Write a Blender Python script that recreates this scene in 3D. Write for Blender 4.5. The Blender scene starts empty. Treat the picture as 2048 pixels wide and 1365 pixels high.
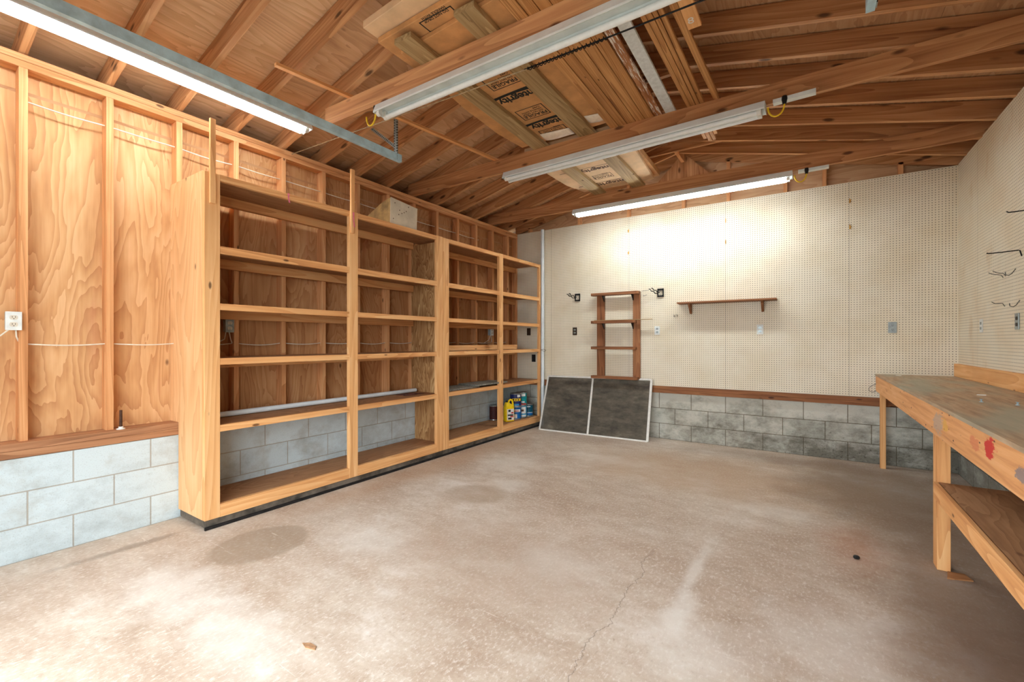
import bpy, bmesh, math, random
from mathutils import Vector, Matrix
random.seed(7)
R = math.radians
sc = bpy.context.scene

# ------------------------------------------------------------------ camera
cam_d = bpy.data.cameras.new('camera')
cam = bpy.data.objects.new('camera', cam_d)
sc.collection.objects.link(cam)
sc.camera = cam
cam_d.sensor_width = 36.0
cam_d.lens = 36.0 * 891.0 / 2048.0
cam_d.clip_start = 0.02
cam.location = (3.82, 0.0, 1.285)
cam.rotation_euler = (R(90), 0, R(33.69))

# ------------------------------------------------------------------ world and exposure
EXPOSURE = 1.42
TUBE_POWER = 19.0
w = bpy.data.worlds.new('world')
sc.world = w
w.use_nodes = True
bg = w.node_tree.nodes['Background']
bg.inputs['Color'].default_value = (0.86, 0.94, 1.0, 1)
bg.inputs['Strength'].default_value = 3.5
sc.view_settings.view_transform = 'Standard'
sc.view_settings.look = 'None'
sc.view_settings.exposure = EXPOSURE
sc.view_settings.gamma = 1.0
sc.view_settings.use_curve_mapping = False
sc.cycles.use_denoising = True
sc.cycles.max_bounces = 10
sc.cycles.diffuse_bounces = 7
sc.cycles.transparent_max_bounces = 12
sc.cycles.caustics_reflective = False
sc.cycles.caustics_refractive = False
sc.cycles.sample_clamp_indirect = 6.0
# portal in the garage doorway: adds no light, it only helps the sky light to be sampled
pd = bpy.data.lights.new('doorway_portal', 'AREA')
pd.shape = 'RECTANGLE'; pd.size = 3.2; pd.size_y = 2.35
pd.cycles.is_portal = True
po = bpy.data.objects.new('doorway_portal', pd)
po.location = (2.48, -0.42, 1.175); po.rotation_euler = (R(90), 0, 0)
sc.collection.objects.link(po)

# ------------------------------------------------------------------ materials
def lin(c):
    out = []
    for v in c:
        v /= 255.0
        out.append(v / 12.92 if v <= 0.04045 else ((v + 0.055) / 1.055) ** 2.4)
    return (*out, 1.0)

class N:
    def __init__(s, name):
        s.m = bpy.data.materials.new(name); s.m.use_nodes = True
        s.t = s.m.node_tree; s.b = s.t.nodes['Principled BSDF']
        s.b.inputs['Specular IOR Level'].default_value = 0.3
    def n(s, typ, **kw):
        nd = s.t.nodes.new(typ)
        for k, v in kw.items():
            if k.startswith('i_'):
                nd.inputs[int(k[2:]) if k[2:].isdigit() else k[2:].replace('_', ' ')].default_value = v
            else: setattr(nd, k, v)
        return nd
    def l(s, a, b): s.t.links.new(a, b)
    def gr(s):
        return s.n('ShaderNodeAttribute', attribute_name='gr').outputs['Vector']
    def tint(s):
        return s.n('ShaderNodeAttribute', attribute_name='tint').outputs['Fac']
    def map(s, v, sc_, loc=(0, 0, 0)):
        m = s.n('ShaderNodeMapping'); m.inputs['Scale'].default_value = sc_; m.inputs['Location'].default_value = loc
        s.l(v, m.inputs['Vector']); return m.outputs[0]
    def noise(s, v, scale=1, detail=4, rough=.55, dist=0):
        n = s.n('ShaderNodeTexNoise'); n.inputs['Scale'].default_value = scale
        n.inputs['Detail'].default_value = detail; n.inputs['Roughness'].default_value = rough
        n.inputs['Distortion'].default_value = dist
        s.l(v, n.inputs['Vector']); return n.outputs['Fac']
    def ramp(s, f, stops, interp='LINEAR'):
        r = s.n('ShaderNodeValToRGB'); r.color_ramp.interpolation = interp
        e = r.color_ramp.elements
        while len(e) < len(stops): e.new(0.5)
        for i, (p, c) in enumerate(stops):
            e[i].position = p; e[i].color = c if len(c) == 4 else (*c, 1)
        s.l(f, r.inputs[0]); return r.outputs[0]
    def mix(s, a, b, f, mode='MIX'):
        m = s.n('ShaderNodeMix', data_type='RGBA', blend_type=mode)
        for sock, val in ((m.inputs[0], f), (m.inputs[6], a), (m.inputs[7], b)):
            if isinstance(val, (float, int)): sock.default_value = val
            elif isinstance(val, tuple): sock.default_value = val
            else: s.l(val, sock)
        return m.outputs[2]
    def math(s, op, a, b=None, c=None):
        m = s.n('ShaderNodeMath', operation=op)
        for i, val in enumerate((a, b, c)):
            if val is None: continue
            if isinstance(val, (float, int)): m.inputs[i].default_value = val
            else: s.l(val, m.inputs[i])
        return m.outputs[0]
    def bump(s, h, strength=.2, dist=.002):
        b = s.n('ShaderNodeBump'); b.inputs['Strength'].default_value = strength
        b.inputs['Distance'].default_value = dist
        s.l(h, b.inputs['Height']); s.l(b.outputs[0], s.b.inputs['Normal'])
    def out(s, col, rough=.7):
        if isinstance(col, tuple): s.b.inputs['Base Color'].default_value = col
        else: s.l(col, s.b.inputs['Base Color'])
        if isinstance(rough, (float, int)): s.b.inputs['Roughness'].default_value = rough
        else: s.l(rough, s.b.inputs['Roughness'])
        return s.m

W1 = (1, 1, 1, 1); K1 = (0, 0, 0, 1)

def lumber(name, light, mid, dark, knot=(70, 35, 15), knots=.5, fine=1.0, worn=None):
    """sawn softwood: fine streaks along the board, ring figure, scattered knots"""
    s = N(name); g = s.gr()
    f1 = s.noise(s.map(g, (1.6, 34, 34)), 1, 5, .6, .3)
    f2 = s.noise(s.map(g, (.55, 12 * fine, 12 * fine), (2, 2, 2)), 1, 3, .55, .4)
    ct = s.noise(s.map(g, (.30, 4.2 * fine, 4.2 * fine), (8, 8, 8)), 1, 1.5, .45, .3)
    saw = s.math('FRACT', s.math('MULTIPLY', ct, 17))
    c = s.ramp(s.math('ADD', s.math('MULTIPLY', f1, .45), s.math('ADD', s.math('MULTIPLY', f2, .38), s.math('MULTIPLY', saw, .17))),
               [(.30, lin(dark)), (.47, lin(mid)), (.66, lin(light))])
    big = s.noise(s.map(g, (1.1, 3, 3), (3, 1, 0)), 1, 3)
    c = s.mix(c, s.mix(c, lin(dark), .45), s.ramp(big, [(.5, K1), (.75, W1)]))
    # knots
    v = s.n('ShaderNodeTexVoronoi', feature='F1'); v.inputs['Scale'].default_value = 1
    v.inputs['Randomness'].default_value = 1
    s.l(s.map(g, (3.2, 8.5, 8.5), (.3, .2, .1)), v.inputs['Vector'])
    kn = s.ramp(v.outputs['Distance'], [(.07 * knots + .035, W1), (.14 * knots + .05, K1)])
    c = s.mix(c, lin(knot), s.math('MULTIPLY', kn, .8))
    # board to board tint; also carries the light painted on rafter and tie undersides
    t = s.tint()
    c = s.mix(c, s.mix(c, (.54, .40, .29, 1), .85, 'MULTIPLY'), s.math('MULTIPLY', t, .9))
    if worn:
        d = s.noise(s.map(g, (2.2, 5, 5), (9, 3, 0)), 1, 5, .65)
        c = s.mix(c, lin(worn), s.ramp(d, [(.48, K1), (.72, (.75, .75, .75, 1))]))
    s.bump(f1, .15, .002)
    return s.out(c, .72)

def plywood(name, light, mid, dark, red=None, scale=1.0, contrast=1.0, knots=True):
    """rotary-cut veneer: nested flame contours stretched along the sheet"""
    s = N(name); g = s.gr()
    n = s.noise(s.map(g, (.62 * scale, 2.6 * scale, 2.6 * scale)), 1, 5, .42, .35)
    saw = s.math('FRACT', s.math('MULTIPLY', n, 24))
    saw = s.math('POWER', saw, 1.6)
    fine = s.noise(s.map(g, (2.5, 60, 60)), 1, 4, .6)
    broad = s.noise(s.map(g, (.8 * scale, 3.0 * scale, 3), (5, 5, 5)), 1, 4, .55, .8)
    k = s.math('ADD', s.math('MULTIPLY', saw, -.33 * contrast),
               s.math('ADD', s.math('MULTIPLY', s.math('SUBTRACT', broad, .5), .9 * contrast),
                      s.math('MULTIPLY', s.math('SUBTRACT', fine, .5), .35)))
    c = s.ramp(s.math('ADD', k, .60), [(.2, lin(dark)), (.5, lin(mid)), (.74, lin(light))])
    if red:
        rr = s.noise(s.map(g, (.7, 5, 5), (1.7, 8.2, 0)), 1, 3, .6)
        c = s.mix(c, lin(red), s.ramp(rr, [(.6, K1), (.78, (.55, .55, .55, 1))]))
    if knots:
        v = s.n('ShaderNodeTexVoronoi'); v.inputs['Scale'].default_value = 1
        s.l(s.map(g, (2.1, 4.2, 4.2)), v.inputs['Vector'])
        kn = s.ramp(v.outputs['Distance'], [(.03, W1), (.065, K1)])
        c = s.mix(c, lin((96, 55, 28)), s.math('MULTIPLY', kn, .75))
    t = s.tint()
    c = s.mix(c, s.mix(c, (.52, .36, .24, 1), .9, 'MULTIPLY'), t)
    s.bump(fine, .12, .002)
    return s.out(c, .7)

M = {}
M['stud'] = lumber('stud_wood', (232, 182, 130), (216, 156, 104), (180, 120, 72), knots=.35)
M['pine'] = lumber('shelf_pine', (242, 194, 136), (228, 168, 108), (196, 132, 78), knots=.35)
M['pine_face'] = lumber('post_pine', (242, 196, 140), (230, 174, 114), (202, 142, 88), knots=.4, fine=.7)
M['rafter'] = lumber('rafter_wood', (220, 172, 124), (192, 140, 94), (146, 96, 58), knots=.95, knot=(52, 26, 12))
M['tie'] = lumber('tie_wood', (222, 172, 122), (198, 144, 98), (152, 102, 66), knots=.9, knot=(80, 40, 20))
M['sill'] = lumber('sill_wood', (188, 140, 102), (160, 112, 78), (118, 80, 54), knots=.3)
M['redwood'] = lumber('redwood_stain', (172, 120, 80), (146, 96, 62), (102, 64, 40), knots=.5, knot=(60, 28, 14))
M['treated'] = lumber('treated_pine', (190, 166, 122), (164, 138, 96), (122, 100, 66), knots=.35, fine=1.6)
M['millwork'] = lumber('finger_joint_pine', (220, 170, 112), (190, 138, 84), (142, 94, 54), knots=.15, fine=2.2)
M['ply_wall'] = plywood('wall_plywood', (222, 180, 134), (206, 158, 108), (178, 124, 80), red=(180, 100, 76), scale=1.0, contrast=.85)
M['ply_roof'] = plywood('roof_plywood', (232, 198, 158), (212, 172, 130), (172, 130, 94), scale=.8, contrast=.6)
M['ply_panel'] = plywood('panel_plywood', (236, 194, 144), (224, 174, 122), (198, 146, 98), scale=.7, contrast=.7)
M['ply_part'] = plywood('partition_plywood', (206, 168, 116), (176, 132, 84), (140, 96, 56), scale=1.6, contrast=1.3)
M['ply_shelf'] = plywood('shelf_plywood', (200, 158, 116), (176, 132, 92), (140, 100, 68), scale=.9, contrast=.7)
M['ply_bench'] = None

def worktop():
    s = N('worktop_wood'); g = s.gr()
    f = s.noise(s.map(g, (3, 26, 26)), 1, 5, .6, .5)
    c = s.ramp(f, [(.25, lin((132, 104, 78))), (.5, lin((176, 146, 114))), (.75, lin((202, 174, 142)))])
    a = s.noise(s.map(g, (.9, 2.6, 1), (2, 0, 0)), 1, 4, .6)
    c = s.mix(c, lin((160, 164, 146)), s.ramp(a, [(.45, K1), (.62, (.7, .7, .7, 1))]))
    sp = s.noise(s.map(g, (6, 40, 1), (2, 7, 0)), 1, 3)
    c = s.mix(c, lin((206, 196, 176)), s.ramp(sp, [(.68, K1), (.76, (.7, .7, .7, 1))]))
    s.bump(f, .15, .002)
    return s.out(c, .6)
M['worktop'] = worktop()

def apron_mat():
    s = N('bench_apron_wood'); g = s.gr()
    f = s.noise(s.map(g, (1.5, 30, 30)), 1, 5, .6, .5)
    c = s.ramp(f, [(.22, lin((186, 122, 74))), (.5, lin((222, 162, 106))), (.78, lin((238, 188, 136)))])
    # nail holes
    v = s.n('ShaderNodeTexVoronoi'); v.inputs['Scale'].default_value = 1
    s.l(s.map(g, (9, 22, 22)), v.inputs['Vector'])
    c = s.mix(c, lin((84, 50, 30)), s.ramp(v.outputs['Distance'], [(.075, W1), (.12, K1)]))
    # paint marks of their own shape: red, grey and yellow smears
    for (px, py, rx, ry, col, amt) in ((.13, .105, .06, .045, (200, 44, 44), .95), (.32, .09, .06, .03, (206, 110, 76), .6),
                                       (.95, .08, .11, .06, (172, 160, 148), .65), (.80, .085, .05, .035, (220, 170, 70), .7),
                                       (-.175, .075, .05, .03, (120, 116, 122), .8)):
        mp = s.map(g, (1 / rx, 1 / ry, 0), (-px / rx, -py / ry, 0))
        ln = s.n('ShaderNodeVectorMath', operation='LENGTH'); s.l(mp, ln.inputs[0])
        nz = s.noise(s.map(g, (14, 34, 1), (px, 0, 0)), 1, 4, .7)
        d = s.math('ADD', ln.outputs['Value'], s.math('MULTIPLY', s.math('SUBTRACT', nz, .5), 3.0))
        c = s.mix(c, lin(col), s.ramp(d, [(.8, (amt,) * 3 + (1,)), (1.05, K1)]))
    s.bump(f, .15, .002)
    return s.out(c, .65)
M['apron'] = apron_mat()

def blocks(name, tone_a, tone_b, mortar, bw, phase, grime=0.0, zflip=False):
    s = N(name); g = s.gr()
    br = s.n('ShaderNodeTexBrick', offset=.5, offset_frequency=2)
    br.inputs['Scale'].default_value = 1; br.inputs['Brick Width'].default_value = bw
    br.inputs['Row Height'].default_value = .2015; br.inputs['Mortar Size'].default_value = .0045
    br.inputs['Mortar Smooth'].default_value = .35
    br.inputs['Color1'].default_value = lin(tone_a); br.inputs['Color2'].default_value = lin(tone_b)
    br.inputs['Mortar'].default_value = lin(mortar)
    s.l(s.map(g, (1, 1, 1), (-phase + bw * 20, .0, 0)), br.inputs['Vector'])
    c = br.outputs['Color']
    sp = s.noise(g, 150, 3, .7)
    c = s.mix(c, s.mix(c, lin((120, 122, 118)), .6), s.ramp(sp, [(.56, K1), (.76, W1)]))
    bn = s.noise(s.map(g, (1, 1, 1), (4, 2, 0)), 3.3, 5, .65)
    c = s.mix(c, s.mix(c, lin((150, 140, 122)), .55), s.ramp(bn, [(.5, K1), (.74, W1)]))
    if grime > 0:
        sx = s.n('ShaderNodeSeparateXYZ'); s.l(g, sx.inputs[0])
        h = s.ramp(sx.outputs['Y'], [(.0, W1), (.42, (.42, .42, .42, 1)), (.62, (.12, .12, .12, 1))])
        gn = s.noise(s.map(g, (1.3, 2.0, 1), (1, 9, 0)), 2.6, 6, .72)
        along = s.ramp(s.math('MULTIPLY', sx.outputs['X'], .2), [(.40, (.5, .5, .5, 1)), (.62, (.8, .8, .8, 1)), (.8, W1)])
        k = s.math('ADD', gn, s.math('MULTIPLY', s.math('MULTIPLY', h, along), .38))
        c = s.mix(c, lin((78, 72, 58)), s.ramp(k, [(.58, K1), (.86, (grime,) * 3 + (1,))]))
        gn2 = s.noise(s.map(g, (1, 1, 1), (31, 4, 0)), 40, 4, .7)
        k2 = s.math('ADD', gn2, s.math('MULTIPLY', s.math('MULTIPLY', h, along), .2))
        c = s.mix(c, lin((52, 44, 34)), s.ramp(k2, [(.72, K1), (.84, (grime * .8,) * 3 + (1,))]))
    hgt = s.math('ADD', s.math('MULTIPLY', br.outputs['Fac'], -1.0), s.math('MULTIPLY', sp, .25))
    s.bump(hgt, .5, .004)
    return s.out(c, .9)
M['block_left'] = blocks('painted_block', (202, 216, 220), (194, 208, 212), (170, 168, 160), .3925, .599, grime=.32)
M['block_back'] = blocks('mouldy_block', (200, 198, 186), (188, 188, 176), (118, 108, 92), .3985, 2.373, grime=.8)
M['block_right'] = blocks('mouldy_block_right', (186, 190, 182), (176, 180, 172), (120, 116, 104), .3925, .2, grime=.6)

def pegboard(name, col, col2, stain=0.0):
    s = N(name); g = s.gr()
    fr = s.n('ShaderNodeVectorMath', operation='FRACTION')
    s.l(s.map(g, (1 / .0245, 1 / .0245, 0), (.25, .25, 0)), fr.inputs[0])
    sub = s.n('ShaderNodeVectorMath', operation='SUBTRACT'); sub.inputs[1].default_value = (.5, .5, 0)
    s.l(fr.outputs[0], sub.inputs[0])
    sx = s.n('ShaderNodeSeparateXYZ'); s.l(sub.outputs[0], sx.inputs[0])
    d = s.math('SQRT', s.math('ADD', s.math('POWER', sx.outputs['X'], 2.0), s.math('POWER', sx.outputs['Y'], 2.0)))
    hole = s.ramp(d, [(.13, W1), (.17, K1)])
    bn = s.noise(s.map(g, (1, 1, 1), (2, 2, 0)), 2.2, 5, .6)
    c = s.mix(lin(col), lin(col2), s.ramp(bn, [(.4, K1), (.65, W1)]))
    if stain:
        st = s.noise(s.map(g, (1.2, .5, 1), (7, 1, 0)), 3.1, 4, .6)
        c = s.mix(c, lin((196, 160, 108)), s.ramp(st, [(.58, K1), (.74, (stain,) * 3 + (1,))]))
    dt = s.noise(s.map(g, (1, 1, 1), (12, 3, 0)), 60, 3, .6)
    c = s.mix(c, lin((150, 130, 104)), s.ramp(dt, [(.73, K1), (.79, (.6, .6, .6, 1))]))
    # butt joints between the sheets
    gx = s.n('ShaderNodeSeparateXYZ'); s.l(g, gx.inputs[0])
    j = s.math('ABSOLUTE', s.math('SUBTRACT', s.math('FRACT', s.math('DIVIDE', s.math('SUBTRACT', gx.outputs['X'], 1.767 - 1.2055 / 2), 1.2055)), .5))
    c = s.mix(c, lin((150, 140, 122)), s.ramp(j, [(.0011, (.7, .7, .7, 1)), (.0018, K1)]))
    c = s.mix(c, lin((40, 32, 26)), hole)
    s.bump(hole, -.3, .003)
    return s.out(c, .55)
M['peg_back'] = pegboard('pegboard_back', (230, 221, 200), (222, 210, 184))
M['peg_right'] = pegboard('pegboard_right', (228, 220, 200), (222, 208, 182), .5)

PALE = ((3.29, 2.6, .05, .5, .7), (3.31, 2.15, .09, .25, .8), (3.45, 1.95, .3, .3, .5), (3.9, 2.3, .4, .4, .45), (1.1, .95, .5, .25, .6), (1.75, .95, .5, .2, .5),
        (2.6, 2.3, .35, .2, .4), (1.6, 3.3, .3, .2, .5), (2.0, 4.6, .7, .25, .55), (1.2, 3.9, .4, .5, .5), (3.6, 3.9, .4, .2, .5), (1.5, 1.9, .5, .3, .45))
def concrete():
    s = N('concrete_floor'); g = s.gr()
    n1 = s.noise(g, 1.1, 6, .62, .4)
    n2 = s.noise(s.map(g, (1, 1.6, 1), (5, 5, 0)), 5.5, 6, .7)
    n3 = s.noise(s.map(g, (1, .55, 1)), 62, 5, .75)
    c = s.ramp(s.math('ADD', s.math('MULTIPLY', n1, .55), s.math('MULTIPLY', n2, .45)),
               [(.34, lin((166, 144, 124))), (.46, lin((182, 164, 146))), (.55, lin((196, 182, 166))), (.66, lin((216, 208, 199)))])
    c = s.mix(c, lin((220, 214, 206)), s.ramp(n3, [(.52, K1), (.68, (.75, .75, .75, 1))]))
    c = s.mix(c, lin((138, 116, 96)), s.ramp(n3, [(.28, (.6, .6, .6, 1)), (.42, K1)]))
    # the darker damp stains, each where it lies
    def stain(px, py, rx, ry, col, amt, wob=.7, sc_=3.0, soft=.25):
        nonlocal c
        mp = s.map(g, (1 / rx, 1 / ry, 0), (-px / rx, -py / ry, 0))
        ln = s.n('ShaderNodeVectorMath', operation='LENGTH'); s.l(mp, ln.inputs[0])
        nz = s.noise(s.map(g, (1, 1, 1), (px * 3, py, 0)), sc_, 4, .6)
        d = s.math('ADD', ln.outputs['Value'], s.math('MULTIPLY', s.math('SUBTRACT', nz, .5), wob))
        c = s.mix(c, s.mix(c, lin(col), .85, 'MIX'), s.ramp(d, [(1 - soft, (amt,) * 3 + (1,)), (1, K1)]))
    for (px, py, rx, ry, am) in PALE: stain(px, py, rx, ry, (226, 222, 214), am, 1.6, 6, .7)
    stain(.93, 1.47, .26, .30, (150, 132, 112), .7, .25, 5, .12)
    stain(1.5, 2.95, .30, .26, (160, 140, 118), .55, .5)
    stain(2.9, 4.6, 1.6, .9, (172, 140, 108), .55, 1.2, 2.2, .6)
    stain(4.35, 4.9, .9, 1.3, (112, 88, 66), .75, .9, 2.5, .6)
    stain(4.5, 3.2, .5, 1.7, (120, 92, 70), .75, .8, 3, .6)
    stain(4.66, 2.0, .62, 1.5, (112, 84, 64), .8, .6, 3, .5)
    stain(4.05, 3.5, .22, .5, (166, 104, 66), .5, .9, 5, .8)
    stain(.30, .95, .05, .42, (128, 112, 96), .6, 1.4, 12, .6)
    stain(3.6, 5.6, 1.6, .28, (120, 96, 74), .5, 1.2, 4, .8)
    stain(.62, 3.6, .28, 2.2, (176, 140, 108), .5, 1.0, 4, .7)
    stain(2.3, 2.1, .9, .7, (176, 156, 138), .5, 1.2, 3, .7)
    # one thin crack wandering away from the viewer
    gx = s.n('ShaderNodeSeparateXYZ'); s.l(g, gx.inputs[0])
    cn = s.noise(s.map(g, (0, 3.2, 0)), 1, 5, .7)
    cd = s.math('ABSOLUTE', s.math('SUBTRACT', gx.outputs['X'], s.math('ADD', s.math('MULTIPLY', cn, .22), s.math('ADD', s.math('MULTIPLY', gx.outputs['Y'], -.02), 2.98))))
    cy = s.ramp(s.math('MULTIPLY', gx.outputs['Y'], .2), [(.20, K1), (.24, W1), (.52, W1), (.60, K1)])
    c = s.mix(c, lin((120, 104, 90)), s.math('MULTIPLY', s.ramp(cd, [(.001, (.7, .7, .7, 1)), (.0035, K1)]), cy))
    # pale scratches
    sn = s.noise(s.map(g, (3, 60, 1), (0, 0, 0)), 1, 2, .5, 2.5)
    c = s.mix(c, lin((232, 226, 216)), s.ramp(sn, [(.70, K1), (.76, (.5, .5, .5, 1))]))
    s.bump(s.math('ADD', n3, n2), .25, .003)
    return s.out(c, s.ramp(n2, [(.3, (.5,) * 3), (.7, (.75,) * 3)]))
M['concrete'] = concrete()

def plain(name, col, rough=.5, metal=0.0, var=0.06, nscale=30):
    s = N(name)
    tc = s.n('ShaderNodeTexCoord').outputs['Object']
    nz = s.noise(tc, nscale, 4, .6)
    d = tuple(max(0, int(v * (1 - var * 3))) for v in col)
    c = s.ramp(nz, [(.35, lin(d)), (.65, lin(col))])
    s.b.inputs['Metallic'].default_value = metal
    return s.out(c, rough)
M['white_metal'] = plain('white_enamel', (226, 234, 232), .4, var=.03, nscale=8)
M['housing'] = plain('fixture_enamel', (236, 244, 244), .45, var=.02, nscale=6)
M['reflector'] = plain('fixture_reflector', (212, 222, 220), .45, var=.03, nscale=6)
M['socket'] = plain('lampholder_plastic', (232, 232, 226), .5, var=.02)
M['steel'] = plain('galvanised_steel', (178, 200, 208), .38, .3, var=.06, nscale=14)
M['track'] = plain('painted_track_steel', (188, 222, 236), .4, .0, var=.05, nscale=10)
M['aluminium'] = plain('aluminium_frame', (224, 222, 214), .4, .1, var=.02)
M['black'] = plain('black_plastic', (28, 28, 28), .5, var=.1)
M['black_iron'] = plain('black_iron', (34, 32, 30), .45, .4, var=.1)
M['yellow_cord'] = plain('yellow_cord', (238, 200, 40), .5, var=.03)
M['white_cable'] = plain('white_cable', (232, 224, 206), .5, var=.03)
M['rope'] = plain('cord_fibre', (196, 172, 136), .8, var=.08)
M['pvc'] = plain('white_pvc', (226, 236, 240), .35, var=.02, nscale=5)
M['white_paint'] = plain('white_painted_wood', (224, 232, 234), .5, var=.03)
M['plate_white'] = plain('white_wall_plate', (226, 230, 226), .4, var=.02)
M['plate_grey'] = plain('steel_wall_plate', (160, 168, 166), .35, .5, var=.04)
M['plate_brown'] = plain('brown_wall_plate', (62, 46, 34), .4, var=.05)
M['cream'] = plain('cream_receptacle', (214, 206, 188), .4, var=.02)
M['brass'] = plain('brass_hook', (214, 160, 70), .35, .6, var=.05)
M['wire'] = plain('steel_wire', (120, 120, 112), .35, .7, var=.06)
M['rust'] = plain('rusty_iron', (92, 62, 46), .8, .2, var=.15)
M['toe'] = plain('stained_toe_board', (118, 108, 96), .7, var=.16, nscale=7)
M['tar'] = plain('black_sealant', (38, 36, 36), .6, var=.15, nscale=20)
M['slab'] = plain('cement_board', (150, 146, 134), .85, var=.12, nscale=60)
M['cartonbox'] = plain('pale_carton', (216, 204, 180), .8, var=.04, nscale=6)
M['carton_side'] = plain('ribbed_carton', (206, 170, 112), .8, var=.1, nscale=9)
M['cardboard'] = plain('brown_cardboard', (214, 160, 104), .8, var=.05, nscale=5)
M['kraft'] = plain('light_cardboard', (234, 200, 158), .8, var=.03, nscale=5)
M['paper'] = plain('torn_paper', (244, 232, 212), .8, var=.02)
M['ink'] = plain('black_ink', (34, 40, 38), .7, var=.05)
M['ink_brown'] = plain('brown_ink', (92, 62, 40), .7, var=.05)
M['dark'] = plain('dark_recess', (20, 18, 16), .9, var=.1)
M['ribbon'] = plain('pink_ribbon', (238, 120, 150), .6, var=.05)
M['scrap'] = plain('brown_scrap', (132, 88, 78), .9, var=.15)
M['yellow_jug'] = plain('yellow_plastic', (250, 214, 20), .4, var=.03)
M['can_blue'] = plain('blue_can_label', (24, 104, 176), .35, var=.08, nscale=25)
M['can_navy'] = plain('navy_can_label', (30, 46, 110), .35, var=.1, nscale=25)
M['can_teal'] = plain('teal_can_label', (24, 158, 164), .35, var=.08, nscale=25)
M['can_dark'] = plain('dark_teal_label', (14, 92, 118), .35, var=.15, nscale=30)
M['can_sky'] = plain('sky_can_label', (60, 164, 214), .35, var=.08, nscale=25)
M['can_metal'] = plain('tin_plate', (176, 180, 180), .3, .8, var=.05)
M['label_white'] = plain('white_print', (232, 232, 228), .5, var=.02)
M['label_red'] = plain('red_print', (196, 56, 50), .5, var=.03)
M['label_yellow'] = plain('yellow_print', (244, 200, 40), .5, var=.03)
M['jar_grey'] = plain('grey_tin', (170, 170, 152), .5, var=.08)
M['maroon'] = plain('maroon_tin', (74, 30, 26), .6, var=.1)
M['exterior'] = plain('driveway_asphalt', (128, 126, 122), .9, var=.06, nscale=2)
M['leaf'] = plain('dry_leaf', (196, 150, 110), .8, var=.1)
M['drywall'] = plain('front_wall_board', (206, 190, 166), .8, var=.02, nscale=2)

def emit(name, col, strength):
    s = N(name); s.b.inputs['Base Color'].default_value = (.9, .9, .9, 1)
    s.b.inputs['Emission Color'].default_value = col; s.b.inputs['Emission Strength'].default_value = strength
    return s.m
M['tube_lit'] = emit('lit_tube', (.93, .98, 1.0, 1), TUBE_POWER)
M['tube_left'] = emit('lit_tube_left', (.93, .98, 1.0, 1), TUBE_POWER * .68)
M['tube_off'] = plain('unlit_tube', (236, 242, 242), .3, var=.01)

def perforated():
    s = N('perforated_steel'); g = s.gr()
    fr = s.n('ShaderNodeVectorMath', operation='FRACTION'); s.l(s.map(g, (1 / .022, 1 / .03, 0)), fr.inputs[0])
    sub = s.n('ShaderNodeVectorMath', operation='SUBTRACT'); sub.inputs[1].default_value = (.5, .5, 0)
    s.l(fr.outputs[0], sub.inputs[0])
    sx = s.n('ShaderNodeSeparateXYZ'); s.l(sub.outputs[0], sx.inputs[0])
    d = s.math('SQRT', s.math('ADD', s.math('POWER', sx.outputs['X'], 2.0), s.math('POWER', sx.outputs['Y'], 2.0)))
    s.b.inputs['Metallic'].default_value = .5
    return s.out(s.mix(lin((168, 186, 190)), lin((28, 30, 30)), s.ramp(d, [(.20, W1), (.24, K1)])), .4)
M['perf'] = perforated()

def screen_mesh():
    s = N('insect_mesh')
    tc = s.n('ShaderNodeTexCoord').outputs['Object']
    nz = s.noise(s.map(tc, (2, 2, 5)), 2.2, 5, .7)
    s.out(s.ramp(nz, [(.35, lin((66, 60, 52))), (.6, lin((100, 93, 80))), (.75, lin((132, 124, 106)))]), .7)
    tr = s.n('ShaderNodeBsdfTransparent'); mx = s.n('ShaderNodeMixShader'); mx.inputs[0].default_value = .86
    s.l(tr.outputs[0], mx.inputs[1]); s.l(s.b.outputs[0], mx.inputs[2])
    s.l(mx.outputs[0], s.t.nodes['Material Output'].inputs['Surface'])
    return s.m
M['screen'] = screen_mesh()

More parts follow.
